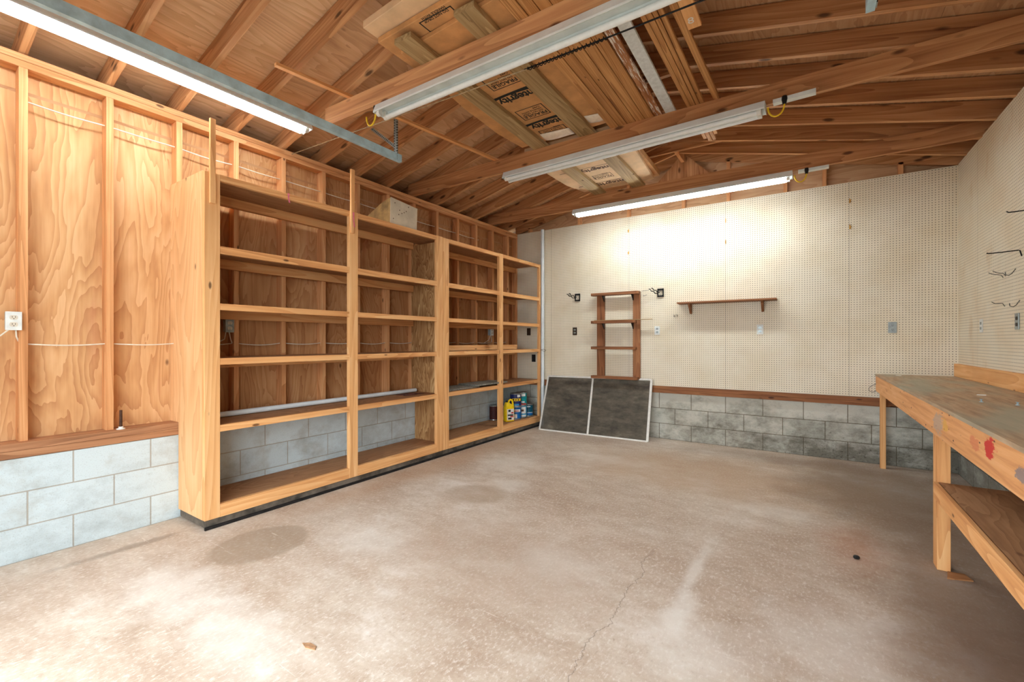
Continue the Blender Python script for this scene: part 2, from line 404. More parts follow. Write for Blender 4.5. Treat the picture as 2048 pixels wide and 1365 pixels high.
# ------------------------------------------------------------------ mesh builder
WO = {}
class MB:
    def __init__(s, mtx=None):
        s.v = []; s.f = []; s.g = []; s.t = []; s.sm = []; s.M = mtx or Matrix.Identity(4)
    def add(s, vs, fs, gs=None, tint=0.0, smooth=False):
        o = len(s.v)
        for i, p in enumerate(vs):
            s.v.append(s.M @ Vector(p)); s.g.append(Vector(gs[i]) if gs else Vector(p)); s.t.append(tint)
        for f in fs: s.f.append([o + k for k in f]); s.sm.append(smooth)
    def obox(s, c, L, Wd, l, w, t, tint=None, off=None, keep=False):
        """oriented board: centre, length direction, width direction, three sizes"""
        c = Vector(c); L = Vector(L).normalized(); Wd = Vector(Wd); Wd = (Wd - L * Wd.dot(L)).normalized()
        T = L.cross(Wd)
        if tint is None: tint = random.random() * .35
        if off is None: off = Vector((random.uniform(0, 40), random.uniform(0, 40), random.uniform(0, 40)))
        vs = []; gs = []
        for a in (-1, 1):
            for b in (-1, 1):
                for d in (-1, 1):
                    p = c + L * (a * l / 2) + Wd * (b * w / 2) + T * (d * t / 2)
                    vs.append(p); gs.append(Vector((a * l / 2, b * w / 2, d * t / 2)) + Vector(off))
        fs = [(0, 1, 3, 2), (4, 6, 7, 5), (0, 4, 5, 1), (2, 3, 7, 6), (0, 2, 6, 4), (1, 5, 7, 3)]
        s.add(vs, fs, gs, tint)
        return s
    def box(s, lo, hi, axis=None, tint=None, off=None):
        lo = Vector(lo); hi = Vector(hi); c = (lo + hi) / 2; d = hi - lo
        d = Vector((abs(d.x), abs(d.y), abs(d.z)))
        if axis is None: axis = max(range(3), key=lambda i: d[i])
        rest = [i for i in range(3) if i != axis]; rest.sort(key=lambda i: -d[i])
        L = Vector((0, 0, 0)); L[axis] = 1; Wd = Vector((0, 0, 0)); Wd[rest[0]] = 1
        return s.obox(c, L, Wd, d[axis], d[rest[0]], d[rest[1]], tint, off)
    def tube(s, pts, r, seg=8, smooth=True, caps=True):
        pts = [Vector(p) for p in pts]; rings = []
        prev = None
        for i, p in enumerate(pts):
            d = (pts[min(i + 1, len(pts) - 1)] - pts[max(i - 1, 0)]).normalized()
            a = prev if prev is not None else (Vector((0, 0, 1)) if abs(d.z) < .9 else Vector((1, 0, 0)))
            u = (a - d * a.dot(d)).normalized(); v = d.cross(u); prev = u
            rr = r[i] if isinstance(r, (list, tuple)) else r
            rings.append([p + (u * math.cos(2 * math.pi * k / seg) + v * math.sin(2 * math.pi * k / seg)) * rr for k in range(seg)])
        vs = [q for ring in rings for q in ring]; fs = []
        for i in range(len(pts) - 1):
            for k in range(seg):
                fs.append((i * seg + k, i * seg + (k + 1) % seg, (i + 1) * seg + (k + 1) % seg, (i + 1) * seg + k))
        s.add(vs, fs, None, 0, smooth)
        if caps:
            s.add(rings[0], [tuple(reversed(range(seg)))]); s.add(rings[-1], [tuple(range(seg))])
        return s
    def lathe(s, prof, c, seg=24, smooth=True):
        vs = []; fs = []
        for (r, z) in prof:
            for k in range(seg):
                a = 2 * math.pi * k / seg; vs.append((c[0] + r * math.cos(a), c[1] + r * math.sin(a), c[2] + z))
        for i in range(len(prof) - 1):
            for k in range(seg):
                fs.append((i * seg + k, i * seg + (k + 1) % seg, (i + 1) * seg + (k + 1) % seg, (i + 1) * seg + k))
        s.add(vs, fs, None, 0, smooth)
        return s
    def prism(s, poly, axis, lo, hi, tint=None, grain=None):
        """extrude a 2D outline along an axis (0,1,2); outline is in the two other axes, in order"""
        n = len(poly); vs = []
        o = [i for i in range(3) if i != axis]
        off = Vector((random.uniform(0, 40), random.uniform(0, 40), 0))
        gs = []
        for h in (lo, hi):
            for (a, b) in poly:
                p = [0, 0, 0]; p[o[0]] = a; p[o[1]] = b; p[axis] = h; vs.append(tuple(p))
                gs.append((Vector((b, a, h)) if grain == 'v' else Vector((a, b, h))) + off)
        fs = [tuple(reversed(range(n))), tuple(range(n, 2 * n))]
        for i in range(n): fs.append((i, (i + 1) % n, n + (i + 1) % n, n + i))
        s.add(vs, fs, gs, random.random() * .35 if tint is None else tint)
        return s
    def build(s, name, mat, parent=None, bevel=0.0, origin=None):
        if parent is not None: o3 = WO[parent.name]
        elif origin is not None: o3 = Vector(origin)
        else:
            xs = [p.x for p in s.v]; ys = [p.y for p in s.v]; zs = [p.z for p in s.v]
            o3 = Vector(((min(xs) + max(xs)) / 2, (min(ys) + max(ys)) / 2, min(zs)))
        me = bpy.data.meshes.new(name)
        me.from_pydata([tuple(p - o3) for p in s.v], [], s.f)
        at = me.attributes.new('gr', 'FLOAT_VECTOR', 'POINT')
        for i, q in enumerate(s.g): at.data[i].vector = q
        at = me.attributes.new('tint', 'FLOAT', 'POINT')
        for i, q in enumerate(s.t): at.data[i].value = q
        for i, p in enumerate(me.polygons): p.use_smooth = s.sm[i]
        bm = bmesh.new(); bm.from_mesh(me); bmesh.ops.recalc_face_normals(bm, faces=bm.faces); bm.to_mesh(me); bm.free()
        me.materials.append(M[mat] if isinstance(mat, str) else mat)
        ob = bpy.data.objects.new(name, me); sc.collection.objects.link(ob)
        if parent is not None: ob.parent = parent
        else: ob.location = o3
        WO[ob.name] = o3
        if bevel:
            b = ob.modifiers.new('edge', 'BEVEL'); b.width = bevel; b.segments = 2; b.limit_method = 'ANGLE'
        return ob

def empty(name, loc):
    o = bpy.data.objects.new(name, None); sc.collection.objects.link(o)
    o.location = loc; o.empty_display_size = .1; WO[o.name] = Vector(loc); return o
def tag(o, label, cat, group=None):
    o['label'] = label; o['category'] = cat
    if group: o['group'] = group
    return o
def struct(o, label=None):
    o['kind'] = 'structure'
    if label: o['label'] = label
    return o
def B(lo, hi, axis=None, tint=None): return MB().box(lo, hi, axis, tint)

def text(name, body, size, origin, xdir, ydir, mat, parent, depth=.0006, bold=.0, squash=1.0, align='LEFT'):
    cu = bpy.data.curves.new('lettering', 'FONT'); cu.body = body; cu.size = size; cu.extrude = depth; cu.offset = bold
    cu.align_x = align; cu.resolution_u = 3
    tmp = bpy.data.objects.new('lettering_source', cu); sc.collection.objects.link(tmp)
    bpy.context.view_layer.update()
    me = bpy.data.meshes.new_from_object(tmp.evaluated_get(bpy.context.evaluated_depsgraph_get()))
    bpy.data.objects.remove(tmp); bpy.data.curves.remove(cu)
    x = Vector(xdir).normalized() * squash; y = Vector(ydir).normalized(); z = x.cross(y).normalized()
    mtx = Matrix(((x.x, y.x, z.x, origin[0]), (x.y, y.y, z.y, origin[1]), (x.z, y.z, z.z, origin[2]), (0, 0, 0, 1)))
    o3 = WO[parent.name]
    me.transform(Matrix.Translation(-o3) @ mtx)
    me.materials.clear(); me.materials.append(M[mat])
    ob = bpy.data.objects.new(name, me); sc.collection.objects.link(ob); ob.parent = parent; WO[ob.name] = o3
    return ob

# ================================================================== SETTING
XR = 5.02; YB = 5.96; YF = -.45
SX = -.05           # face of the left wall's studs
SL = .24            # roof slope
ZP = 2.985          # top of the wall plates
RX = 2.475          # ridge
def zl(x): return 2.99 + SL * (x + .07)
def zr(x): return 2.99 + SL * (5.02 - x)

fl = MB(); fl.obox((2.5, 2.75, -.05), (1, 0, 0), (0, 1, 0), 6.2, 7.4, .1, 0, (2.5, 2.75, 0))
struct(fl.build('floor', 'concrete'), 'worn concrete slab floor with pale scuffs and brown stains')
struct(MB().obox((2.5, -8, -.12), (1, 0, 0), (0, 1, 0), 30, 13.9, .1).build('driveway', 'exterior'), 'grey driveway outside the garage door')

# left wall
wl = struct(empty('wall_left', (-.1, 2.75, 0)), 'left wall with open studs over a painted block base')
m = MB(); m.obox((-.1, 2.75, .3), (0, 1, 0), (0, 0, 1), 6.8, .605, .2, 0, (2.75, .3, 0)); m.build('block_base', 'block_left', wl)
for (z0, z1) in ((.605, .648), (.649, .692)):
    MB().box((-.2, YF, z0), (.004, YB, z1), 1).build('sill_plate', 'sill', wl, .002)
for (z0, z1) in ((2.905, 2.944), (2.946, ZP)):
    MB().box((-.14, YF, z0), (SX + .001, YB, z1), 1, .12).build('top_plate', 'stud', wl, .002)
STUDY = [.59 + .393 * k for k in range(-2, 14)]
for y in STUDY:
    MB().box((-.139, y - .019, .692), (SX, y + .019, 2.905), 2, random.random() * .3).build('stud', 'stud', wl, .0015)
MB().box((-.139, 5.93, .692), (SX, 5.96, 2.905), 2, .2).build('stud', 'stud', wl, .0015)
yy = YF
for k in range(6):
    y0 = .207 + 1.179 * (k - 1); y1 = y0 + 1.178
    m = MB(); m.obox((-.146, (y0 + y1) / 2, 1.84), (0, 0, 1), (0, 1, 0), 2.32, 1.178, .012, (0, .0, .35, .55, .7, .8)[k], (3.1 * k, 1.7 * k, 0))
    m.build('sheathing_panel', 'ply_wall', wl)
# a few anchor bolts and the scribbled pencil marks are too small to build except the rusty one
ab = empty('anchor_bolt', (-.028, 1.033, .692))
MB().tube([(-.028, 1.033, .692), (-.028, 1.033, .82)], .008, 10).build('bolt_shank', 'rust', ab)
MB().lathe([(0, 0), (.024, 0), (.024, .006), (.013, .007), (.013, .018), (0, .018)], (-.028, 1.033, .692), 12).build('washer', 'plate_white', ab)
tag(ab, 'rusty bolt standing out of the left sill with a white washer', 'bolt')

# back wall
wb = struct(empty('wall_back', (2.5, 6.06, 0)), 'back wall of pegboard over a stained block base')
m = MB(); m.obox((2.5, 6.08, .3), (1, 0, 0), (0, 0, 1), 5.6, .605, .2, 0, (2.5, .3, 0)); m.build('block_base', 'block_back', wb)
for (z0, z1) in ((.605, .648), (.649, .692)):
    MB().box((-.1, 5.95, z0), (XR + .1, 6.12, z1), 0, .5).build('sill_plate', 'redwood', wb, .002)
m = MB(); m.obox((2.475, 5.972, 1.84), (1, 0, 0), (0, 0, 1), 5.1, 2.29, .008, 0, (2.475, 1.84, 0)); m.build('pegboard', 'peg_back', wb)
MB().box((-.1, 5.98, 2.90), (XR, 6.07, 2.985), 0, .5).build('top_plate', 'rafter', wb)
for k in range(2):
    m = MB(); x0 = (-.1, 2.475)[k]; x1 = (2.475, 5.1)[k]
    m.prism([(x0, 2.9), (x1, 2.9), (x1, (zl if k == 0 else zr)(x1) + .16), (x0, (zl if k == 0 else zr)(x0) + .16)], 1, 6.06, 6.08, .45)
    m.build('gable_sheathing', 'ply_roof', wb)
for x in (.16, 1.01, 1.75, 2.475, 3.0, 3.594, 3.962, 4.6):
    MB().box((x - .019, 5.985, 2.985), (x + .019, 6.055, min(zl(x), zr(x)) + .02), 2, .15).build('gable_stud', 'stud', wb)
MB().prism([(2.14, 3.26), (2.81, 3.26), (2.81, 3.36), (2.52, 3.655), (2.43, 3.655), (2.14, 3.36)], 1, 5.965, 5.982, .35, 'v').build('gusset_plate', 'tie', wb)

# right wall
wr = struct(empty('wall_right', (5.1, 2.75, 0)), 'right wall of stained pegboard over a block base')
m = MB(); m.obox((5.12, 2.75, .3), (0, 1, 0), (0, 0, 1), 6.8, .605, .2, 0, (2.75, .3, 0)); m.build('block_base', 'block_right', wr)
MB().box((XR - .01, YF, .605), (5.2, YB, .692), 1, .4).build('sill_plate', 'redwood', wr)
m = MB(); m.obox((5.024, 2.76, 1.845), (0, 1, 0), (0, 0, 1), 6.42, 2.30, .008, 0, (2.76, 1.845, 0)); m.build('pegboard', 'peg_right', wr)
MB().box((5.03, YF, 2.9), (5.12, YB, 2.985), 1).build('top_plate', 'rafter', wr)

MB().box((5.20, YF - .1, 0), (5.23, 6.2, 3.2)).build('light_seal_siding', 'drywall', wr)  # unseen outer shell added round the walls to seal light leaks
MB().prism([(-.6, 0), (5.56, 0), (5.56, 3.04), (RX, 3.77), (-.6, 3.04)], 1, 6.17, 6.2, 0).build('light_seal_siding', 'drywall', wb)
MB().box((-.23, YF - .1, 0), (-.2, 6.2, 3.0)).build('light_seal_siding', 'drywall', wl)
# front wall around the open garage door, behind the camera
wf = struct(empty('wall_front', (2.5, YF, 0)), 'front wall around the garage door opening')
MB().box((-.2, YF - .1, 0), (.86, YF, 2.985)).build('wall_board', 'drywall', wf)
MB().box((4.1, YF - .1, 0), (5.2, YF, 2.985)).build('wall_board', 'drywall', wf)
MB().box((.86, YF - .1, 2.35), (4.1, YF, 2.985)).build('wall_board', 'drywall', wf)
MB().prism([(-.2, 2.985), (5.2, 2.985), (5.2, 3.1), (RX, 3.76), (-.2, 3.1)], 1, YF - .1, YF, 0).build('gable_board', 'drywall', wf)
# the raised garage door itself, parked outside the view above and behind the opening
# roof
ce = struct(empty('ceiling', (RX, 2.75, 3.0)), 'open rafter roof with plywood decking')
RD = .143
for k in range(6):
    y0 = -.55 + 1.179 * k; y1 = y0 + 1.177
    for side in (0, 1):
        for j in range(3):
            xa = (-.55 + 1.01 * j, 2.475 + 1.01 * j)[side]; xb = (min(xa + 1.008, RX), min(xa + 1.008, 5.5))[side]
            f = (zl, zr)[side]
            za, zb = f(xa) + RD + .008 + .006, f(xb) + RD + .008 + .006
            L = Vector((0, 1, 0)); Wd = Vector((xb - xa, 0, zb - za))
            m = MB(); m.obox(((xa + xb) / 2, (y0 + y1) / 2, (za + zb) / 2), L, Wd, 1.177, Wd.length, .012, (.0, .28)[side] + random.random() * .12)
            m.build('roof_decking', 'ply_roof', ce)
for i, y in enumerate([.59 + .3935 * k for k in range(-2, 14)]):
    for side in (0, 1):
        xa, xb = ((-.48, RX), (RX, 5.4))[side]; f = (zl, zr)[side]
        za, zb = f(xa), f(xb)
        m = MB(); t = (.05 + random.random() * .25) if side == 0 else (.55 + random.random() * .3)  # right-hand faces darkened in colour so the painted undersides stand out
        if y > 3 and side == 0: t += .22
        h = .143
        off = Vector((random.uniform(0, 40), random.uniform(0, 40), 0))
        vs = []; gs = []
        for yy in (y - .019, y + .019):
            for (px, pz, gx, gy) in ((xa, za, xa, 0), (xb, zb, xb, 0), (xb, zb + h, xb, h), (xa, za + h, xa, h)):
                vs.append((px, yy, pz)); gs.append(Vector((gx, gy, yy - y)) + off)
        m.add(vs, [(0, 1, 2, 3), (7, 6, 5, 4), (1, 5, 6, 2), (2, 6, 7, 3), (3, 7, 4, 0)], gs, min(t, 1))
        m.add([vs[0], vs[4], vs[5], vs[1]], [(0, 1, 2, 3)], [gs[0], gs[4], gs[5], gs[1]], -.25 if side else 0.0)  # separate pale bottom quad: bounced light painted into the rafter's lower edge
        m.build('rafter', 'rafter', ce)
MB().box((RX - .019, YF, 3.575), (RX + .019, 5.96, 3.74), 1, .2).build('ridge_board', 'stud', ce)
for y in (2.19, 3.79, 5.355):
    MB().box((1.93, y - .019 + .0, 3.484), (3.02, y + .019, 3.574), 0, .3).build('collar_tie', 'rafter', ce)
for xx in (-.52, 5.46):
    MB().box((xx - .02, YF - .1, 2.80), (xx + .02, 6.08, 3.16), 1, .8).build('fascia_board', 'rafter', ce)
MB().box((-.54, YF - .1, 2.78), (-.14, 6.08, 2.80), 1, .8).build('soffit', 'ply_roof', ce)
MB().box((5.12, YF - .1, 2.78), (5.48, 6.08, 2.80), 1, .8).build('soffit', 'ply_roof', ce)

for side in (0, 1):   # unseen roofing layer added over the decking to stop sky light leaking in
    xa, xb = ((-.6, RX), (RX, 5.56))[side]; f = (zl, zr)[side]
    za, zb = f(xa) + RD + .022, f(xb) + RD + .022
    MB().prism([(xa, za), (xb, zb), (xb, zb + .03), (xa, za + .03)], 1, -.7, 6.5, .5).build('light_seal_roofing', 'tar', ce)
# gable rafters on the back wall
for side in (0, 1):
    xa, xb = ((-.1, RX), (RX, 5.1))[side]; f = (zl, zr)[side]
    MB().prism([(xa, f(xa)), (xb, f(xb)), (xb, f(xb) + .143), (xa, f(xa) + .143)], 1, 5.985, 6.023, .5).build('gable_rafter', 'rafter', ce)

# ================================================================== CEILING TIES
def tie(y0, y1, x0, x1, label, tint, z=ZP, slant=True):
    c = Vector(((x0 + x1) / 2, (y0 + y1) / 2, z + .07)); L = Vector((x1 - x0, y1 - y0, 0))
    m = MB(); m.obox(c, L, (0, 0, 1), L.length, .14, .038, tint)
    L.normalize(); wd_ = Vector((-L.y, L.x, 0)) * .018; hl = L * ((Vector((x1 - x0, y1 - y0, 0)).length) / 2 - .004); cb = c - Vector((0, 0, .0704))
    m.add([cb - hl - wd_, cb + hl - wd_, cb + hl + wd_, cb - hl + wd_], [(0, 1, 2, 3)], [(-2, 7.1, 0), (2, 7.1, 0), (2, 7.14, 0), (-2, 7.14, 0)], min(tint, .05))  # paler bottom strip imitates light caught on the tie's underside
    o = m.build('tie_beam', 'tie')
    return tag(o, label, 'beam', None)
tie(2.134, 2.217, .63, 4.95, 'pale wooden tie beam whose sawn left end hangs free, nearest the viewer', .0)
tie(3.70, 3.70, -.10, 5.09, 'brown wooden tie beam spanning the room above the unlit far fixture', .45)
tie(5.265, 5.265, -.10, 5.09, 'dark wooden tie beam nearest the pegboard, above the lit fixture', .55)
YA = lambda x: 2.130 + (x - .63) * .0192

# ================================================================== LIGHT FIXTURES
def fixture(loc, along, length, lit, near_missing, label, cord=None, cordside=1, width=.112):
    """strip fixture hung underside down; along = unit vector in plan"""
    a = Vector(along).normalized(); wv = Vector((-a.y, a.x, 0))
    mtx = Matrix(((a.x, wv.x, 0, loc[0]), (a.y, wv.y, 0, loc[1]), (0, 0, 1, loc[2]), (0, 0, 0, 1)))
    root = empty('fluorescent_fixture', loc)
    tag(root, label, 'light fixture')
    h = length / 2; wd = width / 2
    prof = [(-wd * .62, 0), (wd * .62, 0), (wd, -.052), (wd, -.062), (wd - .004, -.062), (wd * .45, -.03), (-wd * .45, -.03), (-wd + .004, -.062), (-wd, -.062), (-wd, -.052)]
    m = MB(mtx); m.prism([(b, c) for b, c in prof], 0, -h, h, 0); m.build('housing', 'housing', root)
    m = MB(mtx); m.box((-h + .06, -wd * .42, -.042), (h - .06, wd * .42, -.0295)); m.build('ballast_cover', 'reflector', root)
    for sgn in (-1, 1):
        m = MB(mtx); m.prism([(b * 1.02, c) for b, c in prof[:3]] + [(wd * 1.02, -.066), (-wd * 1.02, -.066), (-wd * 1.02, -.052)], 0, sgn * h, sgn * (h + .003), 0)
        m.build('end_plate', 'housing', root)
    for q in (-1, 1):
        for sgn in (-1, 1):
            m = MB(mtx)
            m.box((sgn * (h - .035) - .012, q * wd * .55 - .016, -.085), (sgn * (h - .035) + .012, q * wd * .55 + .016, -.035))
            m.tube([(sgn * (h - .035) - .014, q * wd * .55, -.073), (sgn * (h - .035) + .014, q * wd * .55, -.073)], .019, 14)
            m.build('lampholder', 'socket', root)
        if near_missing and q == -1: continue
        m = MB(mtx); m.tube([(-h + .045, q * wd * .55, -.073), (h - .045, q * wd * .55, -.073)], .0175, 16)
        m.build('tube', ('tube_left' if lit == 2 else 'tube_lit') if lit else 'tube_off', root)
    if cord:
        e = cordside
        m = MB(mtx); pts = []
        for k in range(13):
            t = math.pi * k / 12
            pts.append((e * (h + .02 + .05 * (1 - math.cos(t))), -.02 - .0 * t, -.05 - .075 * math.sin(t)))
        m.tube(pts, .006, 8); m.build('power_cord', 'yellow_cord', root)
        m = MB(mtx); pe = .12 if cord == 2 else .02
        m.tube([(e * (h + pe), -.02, -.055), (e * (h + pe), -.02, -.02), (e * (h + pe), -.02, .0)], [.012, .018, .016], 10); m.build('plug', 'black', root)
        if cord == 2:
            m = MB(mtx); m.box((e * (h + .05), -.02, -.028), (e * (h + .30), .03, -.002)); m.build('outlet_strip', 'white_metal', root)
    else:
        pass
    return root, mtx
f1, _ = fixture((.44, .87, 3.05), (0, 1, 0), 2.44, 2, False, 'lit white fluorescent fixture running along the left wall beside the steel track')
for y in (.196, .983, 1.77):
    MB().box((.43, y - .012, 3.05), (.45, y + .012, 3.115)).build('hanger', 'steel', f1)
fixture((2.44, 2.155, 2.984), (1, 0, 0), 2.42, False, True, 'unlit white fixture with one tube missing, under the nearest tie beam', 1, -1)
fixture((2.41, 3.682, 2.984), (1, -.035, 0), 2.30, False, False, 'unlit white fluorescent fixture under the middle tie beam, below the stored boards', 2, 1)
fixture((2.48, 5.265, 2.984), (1, 0, 0), 2.40, True, False, 'lit fluorescent fixture under the far beam, over the pegboard wall', 2, 1)

# ================================================================== GARAGE DOOR TRACKS
def track(x, label, sgn):
    root = empty('door_track', (x, 1.3, 2.80)); tag(root, label, 'track')
    pr = [(-.012, 0), (.022, 0), (.022, .012), (.018, .012), (.018, .004), (-.008, .004), (-.008, .056), (.018, .056), (.018, .050), (.022, .050), (.022, .060), (-.012, .060)]
    m = MB(); m.prism([(x + a * -sgn, 2.805 + b) for a, b in pr], 1, -.4, 2.63, 0); m.build('channel', 'track', root)
    br = MB(); zt = (zl if x < RX else zr)(x)
    br.box((x - .028 * sgn, 2.58, 2.81), (x - .025 * sgn, 2.62, zt + .06), 2, 0, (0, 0, 0))
    br.box((x - .028 * sgn, 2.578, 2.81), (x + .012 * sgn, 2.581, zt + .06), 2, 0, (0, 0, 0))
    br.build('hanger_angle', 'perf', root)
    m = MB()
    top = Vector((x - .36 * sgn, 2.588, 3.19)); bot = Vector((x - .03 * sgn, 2.588, 2.935))
    m.obox((top + bot) / 2, bot - top, (0, 0, 1), (bot - top).length, .026, .003, 0, (0, .015, 0)); m.build('brace', 'perf', root)
    return root
track(.93, 'blue-grey steel garage door track hung beside the lit fixture at left', 1)
track(4.05, 'white garage door track hanger seen at the top right of the roof', -1)

# ================================================================== STORED TIMBER ON THE TIES
ZT = ZP + .141
def plank(name, p0, p1, wd, th, mat, label, cat='board', z=ZT, tint=None, group=None):
    a = Vector((p0[0], p0[1], z + th / 2)); b = Vector((p1[0], p1[1], z + th / 2)); L = b - a
    m = MB(); m.obox((a + b) / 2, L, (-L.y, L.x, 0), L.length, wd, th, tint)
    o = m.build(name, mat, None, .002)
    return tag(o, label, cat, group)
plank('deck_board', (1.745, 1.90), (1.635, 5.30), .14, .036, 'treated', 'greenish deck board under the cartons, the left one of two', tint=0)
plank('deck_board', (2.215, 1.92), (2.125, 5.30), .145, .036, 'treated', 'greenish deck board under the cartons, the one beside the loose brown boards', tint=.1)
ZC = ZT + .037
def carton(pts, z0, z1, label, mat='cardboard'):
    m = MB(); m.prism([(a, b) for a, b in pts], 2, z0, z1, 0)
    return tag(m.build('flattened_carton', mat, None, .004), label, 'carton')
c1 = carton([(1.60, 2.02), (2.40, 1.98), (2.40, 3.64), (1.50, 3.66), (1.47, 3.3), (1.50, 2.8)], ZC, ZC + .03, 'brown printed carton lying on the deck boards between the two nearer beams')
c2 = carton([(1.52, 1.90), (2.46, 1.88), (2.40, 3.60), (1.50, 3.60)], ZC + .034, ZC + .07, 'flattened brown carton, middle layer of the overhead stack', 'cardboard')
c3 = carton([(1.50, 1.80), (2.52, 1.74), (2.46, 3.5), (1.50, 3.5)], ZC + .078, ZC + .125, 'pale thick-edged carton on top of the overhead stack', 'kraft')
c4 = carton([(1.46, 3.76), (2.44, 3.76), (2.33, 5.20), (2.22, 5.24), (1.46, 5.18), (1.38, 4.85), (1.37, 4.4), (1.42, 4.0)], ZC, ZC + .035, 'pale printed carton stack beyond the middle tie beam', 'kraft')
c5 = carton([(1.52, 3.80), (2.42, 3.80), (2.38, 5.25), (1.48, 5.22)], ZC + .04, ZC + .10, 'upper flattened carton of the stack over the lit far fixture', 'cardboard')
def swoosh(parent, x0, x1, y, z, th=.035, dip=.03, mat='ink'):
    n = 14; vs = []; fs = []
    for k in range(n + 1):
        t = k / n; x = x0 + (x1 - x0) * t
        yc = y + dip * (-math.sin(t * math.pi * 1.0)) * .0 + dip * (t * t); ht = th * (1 - .35 * math.sin(t * math.pi))
        vs += [(x, yc, z), (x, yc + ht, z)]
        if k: fs.append((2 * k - 2, 2 * k - 1, 2 * k + 1, 2 * k))
    m = MB(); m.add(vs, fs); return m.build('printed_bar', mat, parent)
def fragile(parent, x, y, z, w=.25, h=.17, mat='ink', words=('FRAGILE', 'DO NOT DROP', 'HANDLE WITH', 'CARE')):
    """printed caution panel read from below; x is its right edge in the world, y its near edge"""
    m = MB(); t = .007
    for (a, b, c, d) in ((x - w, y, x, y + t), (x - w, y + h - t, x, y + h), (x - w, y, x - w + t, y + h), (x - t, y, x, y + h)):
        m.box((a, b, z - .0006), (c, d, z), None, 0)
    m.build('printed_frame', mat, parent)
    if words[0]: text('lettering', words[0], .058, (x - .016, y + h - .062, z), (-1, 0, 0), (0, 1, 0), mat, parent, bold=.0008)
    for i, wd_ in enumerate(words[1:]):
        text('lettering', wd_, .027, (x - .03, y + h - .092 - i * .028, z), (-1, 0, 0), (0, 1, 0), mat, parent)
zi = ZC - .0006
def integrity(parent, x, y, size=.118, mat='ink', sq=.92, body='Integrity', z=None):
    text('lettering', body, size, (x, y, z or zi), (-1, -.02, 0), (-.02, 1, 0), mat, parent, bold=.0035, squash=sq*.9)
# first set, between the deck boards: letters upside down as seen by the viewer, read towards the left wall
def words_at(parent, y, x=2.125):
    integrity(parent, x, y); swoosh(parent, x - .02, x - .455, y - .055, zi, .045, .02)
words_at(c1, 2.84); words_at(c1, 3.33)
fragile(c1, 2.10, 2.54, zi); fragile(c1, 2.06, 3.05, zi); fragile(c1, 2.05, 3.45, zi, .25, .14)
fragile(c2, 2.12, 1.915, ZC + .0334, .25, .10, words=('', 'DO NOT DROP', 'HANDLE WITH'))
integrity(c4, 2.06, 5.00, .125, 'ink_brown', 1.0); swoosh(c4, 2.07, 1.48, 4.955, zi, .018, .02, 'ink_brown')
integrity(c4, 2.06, 4.52, .115, 'ink_brown', 1.0); swoosh(c4, 2.07, 1.48, 4.47, zi, .012, .01, 'ink_brown')
fragile(c4, 1.98, 4.72, zi, .22, .14, 'ink_brown')
# torn white flaps where the first cartons end
for (x0, x1, y0, dz, lab) in ((1.79, 2.065, 3.50, .02, 'torn white carton flap drooping beside the middle beam'),
                              (2.26, 2.42, 3.42, .012, 'torn white paper flap by the brown boards at the middle beam')):
    m = MB(); vs = []; fs = []
    for k in range(7):
        t = k / 6
        for q in range(5):
            s_ = q / 4
            vs.append((x0 + (x1 - x0) * t, y0 + .13 * s_ + .03 * t, ZC - .004 - dz * math.sin(s_ * 2.6) * (.5 + .5 * math.sin(t * 5))))
    for k in range(6):
        for q in range(4): fs.append((k * 5 + q, k * 5 + q + 1, k * 5 + q + 6, k * 5 + q + 5))
    m.add(vs, fs, None, 0, True); o = m.build('torn_flap', 'paper'); so = o.modifiers.new('thick', 'SOLIDIFY'); so.thickness = .002
    tag(o, lab, 'flap')

names = ['first', 'second', 'third', 'fourth', 'fifth']
for k in range(5):
    x = 2.435 + .075 * k
    lab = ('brown finger-jointed board lying overhead beside the cartons, edge gnawed', 'brown overhead board, second from the cartons', 'brown overhead board in the middle of the five side by side',
           'brown overhead board, fourth counted from the cartons', 'brown overhead board next to the white-scratched one')[k]
    o = plank('loose_board', (x + .04, 1.55 + .05 * k), (x - .012, 3.79 + .004 * k), .071, .02, 'millwork', lab, tint=.1 + .12 * ((k * 2) % 3), group='brown boards laid over the tie beams')
def scratched():
    s = N('scratched_paint'); g = s.gr()
    f = s.noise(s.map(g, (1.8, 30, 30)), 1, 5, .6, .3)
    c = s.ramp(f, [(.25, lin((120, 76, 44))), (.5, lin((158, 104, 64))), (.75, lin((190, 138, 92)))])
    p = s.noise(s.map(g, (5, 60, 1), (3, 3, 0)), 1, 4, .7)
    c = s.mix(c, lin((226, 222, 212)), s.ramp(p, [(.52, K1), (.60, W1)]))
    return s.out(c, .7)
M['scratched'] = scratched()
plank('loose_board', (2.852, 1.7), (2.80, 3.80), .056, .02, 'scratched', 'brown overhead board with scratched white paint', tint=0)
plank('loose_board', (2.955, 1.4), (2.89, 3.84), .078, .02, 'white_paint', 'white painted board lying over the tie beams', tint=0)
for k, (x, wd_, y1, lab) in enumerate(((3.035, .028, 4.35, 'thin trim strip, left edge of the overhead bundle of strips'), (3.067, .032, 4.42, 'wide moulding strip within the overhead bundle'),
                                    (3.10, .026, 4.42, 'narrow brown strip within the overhead bundle, beside the dark gap'), (3.132, .028, 4.30, 'brown strip at the right edge of the overhead bundle'))):
    plank('trim_strip', (x, 1.5), (x, y1), wd_, .024, 'millwork', lab, 'strip', tint=.15 + .1 * (k % 2), group='bundle of trim strips over the beams')
plank('trim_strip', (3.165, 1.3), (3.245, 4.0), .042, .022, 'millwork', 'single brown strip lying apart, right of the overhead bundle', 'strip', tint=.1)
pb = plank('scrap_block', (3.262, 2.28), (3.262, 2.775), .075, .02, 'pine', 'short pale wood offcut with a white number 8 on it, on the nearest beam', 'offcut', tint=0)
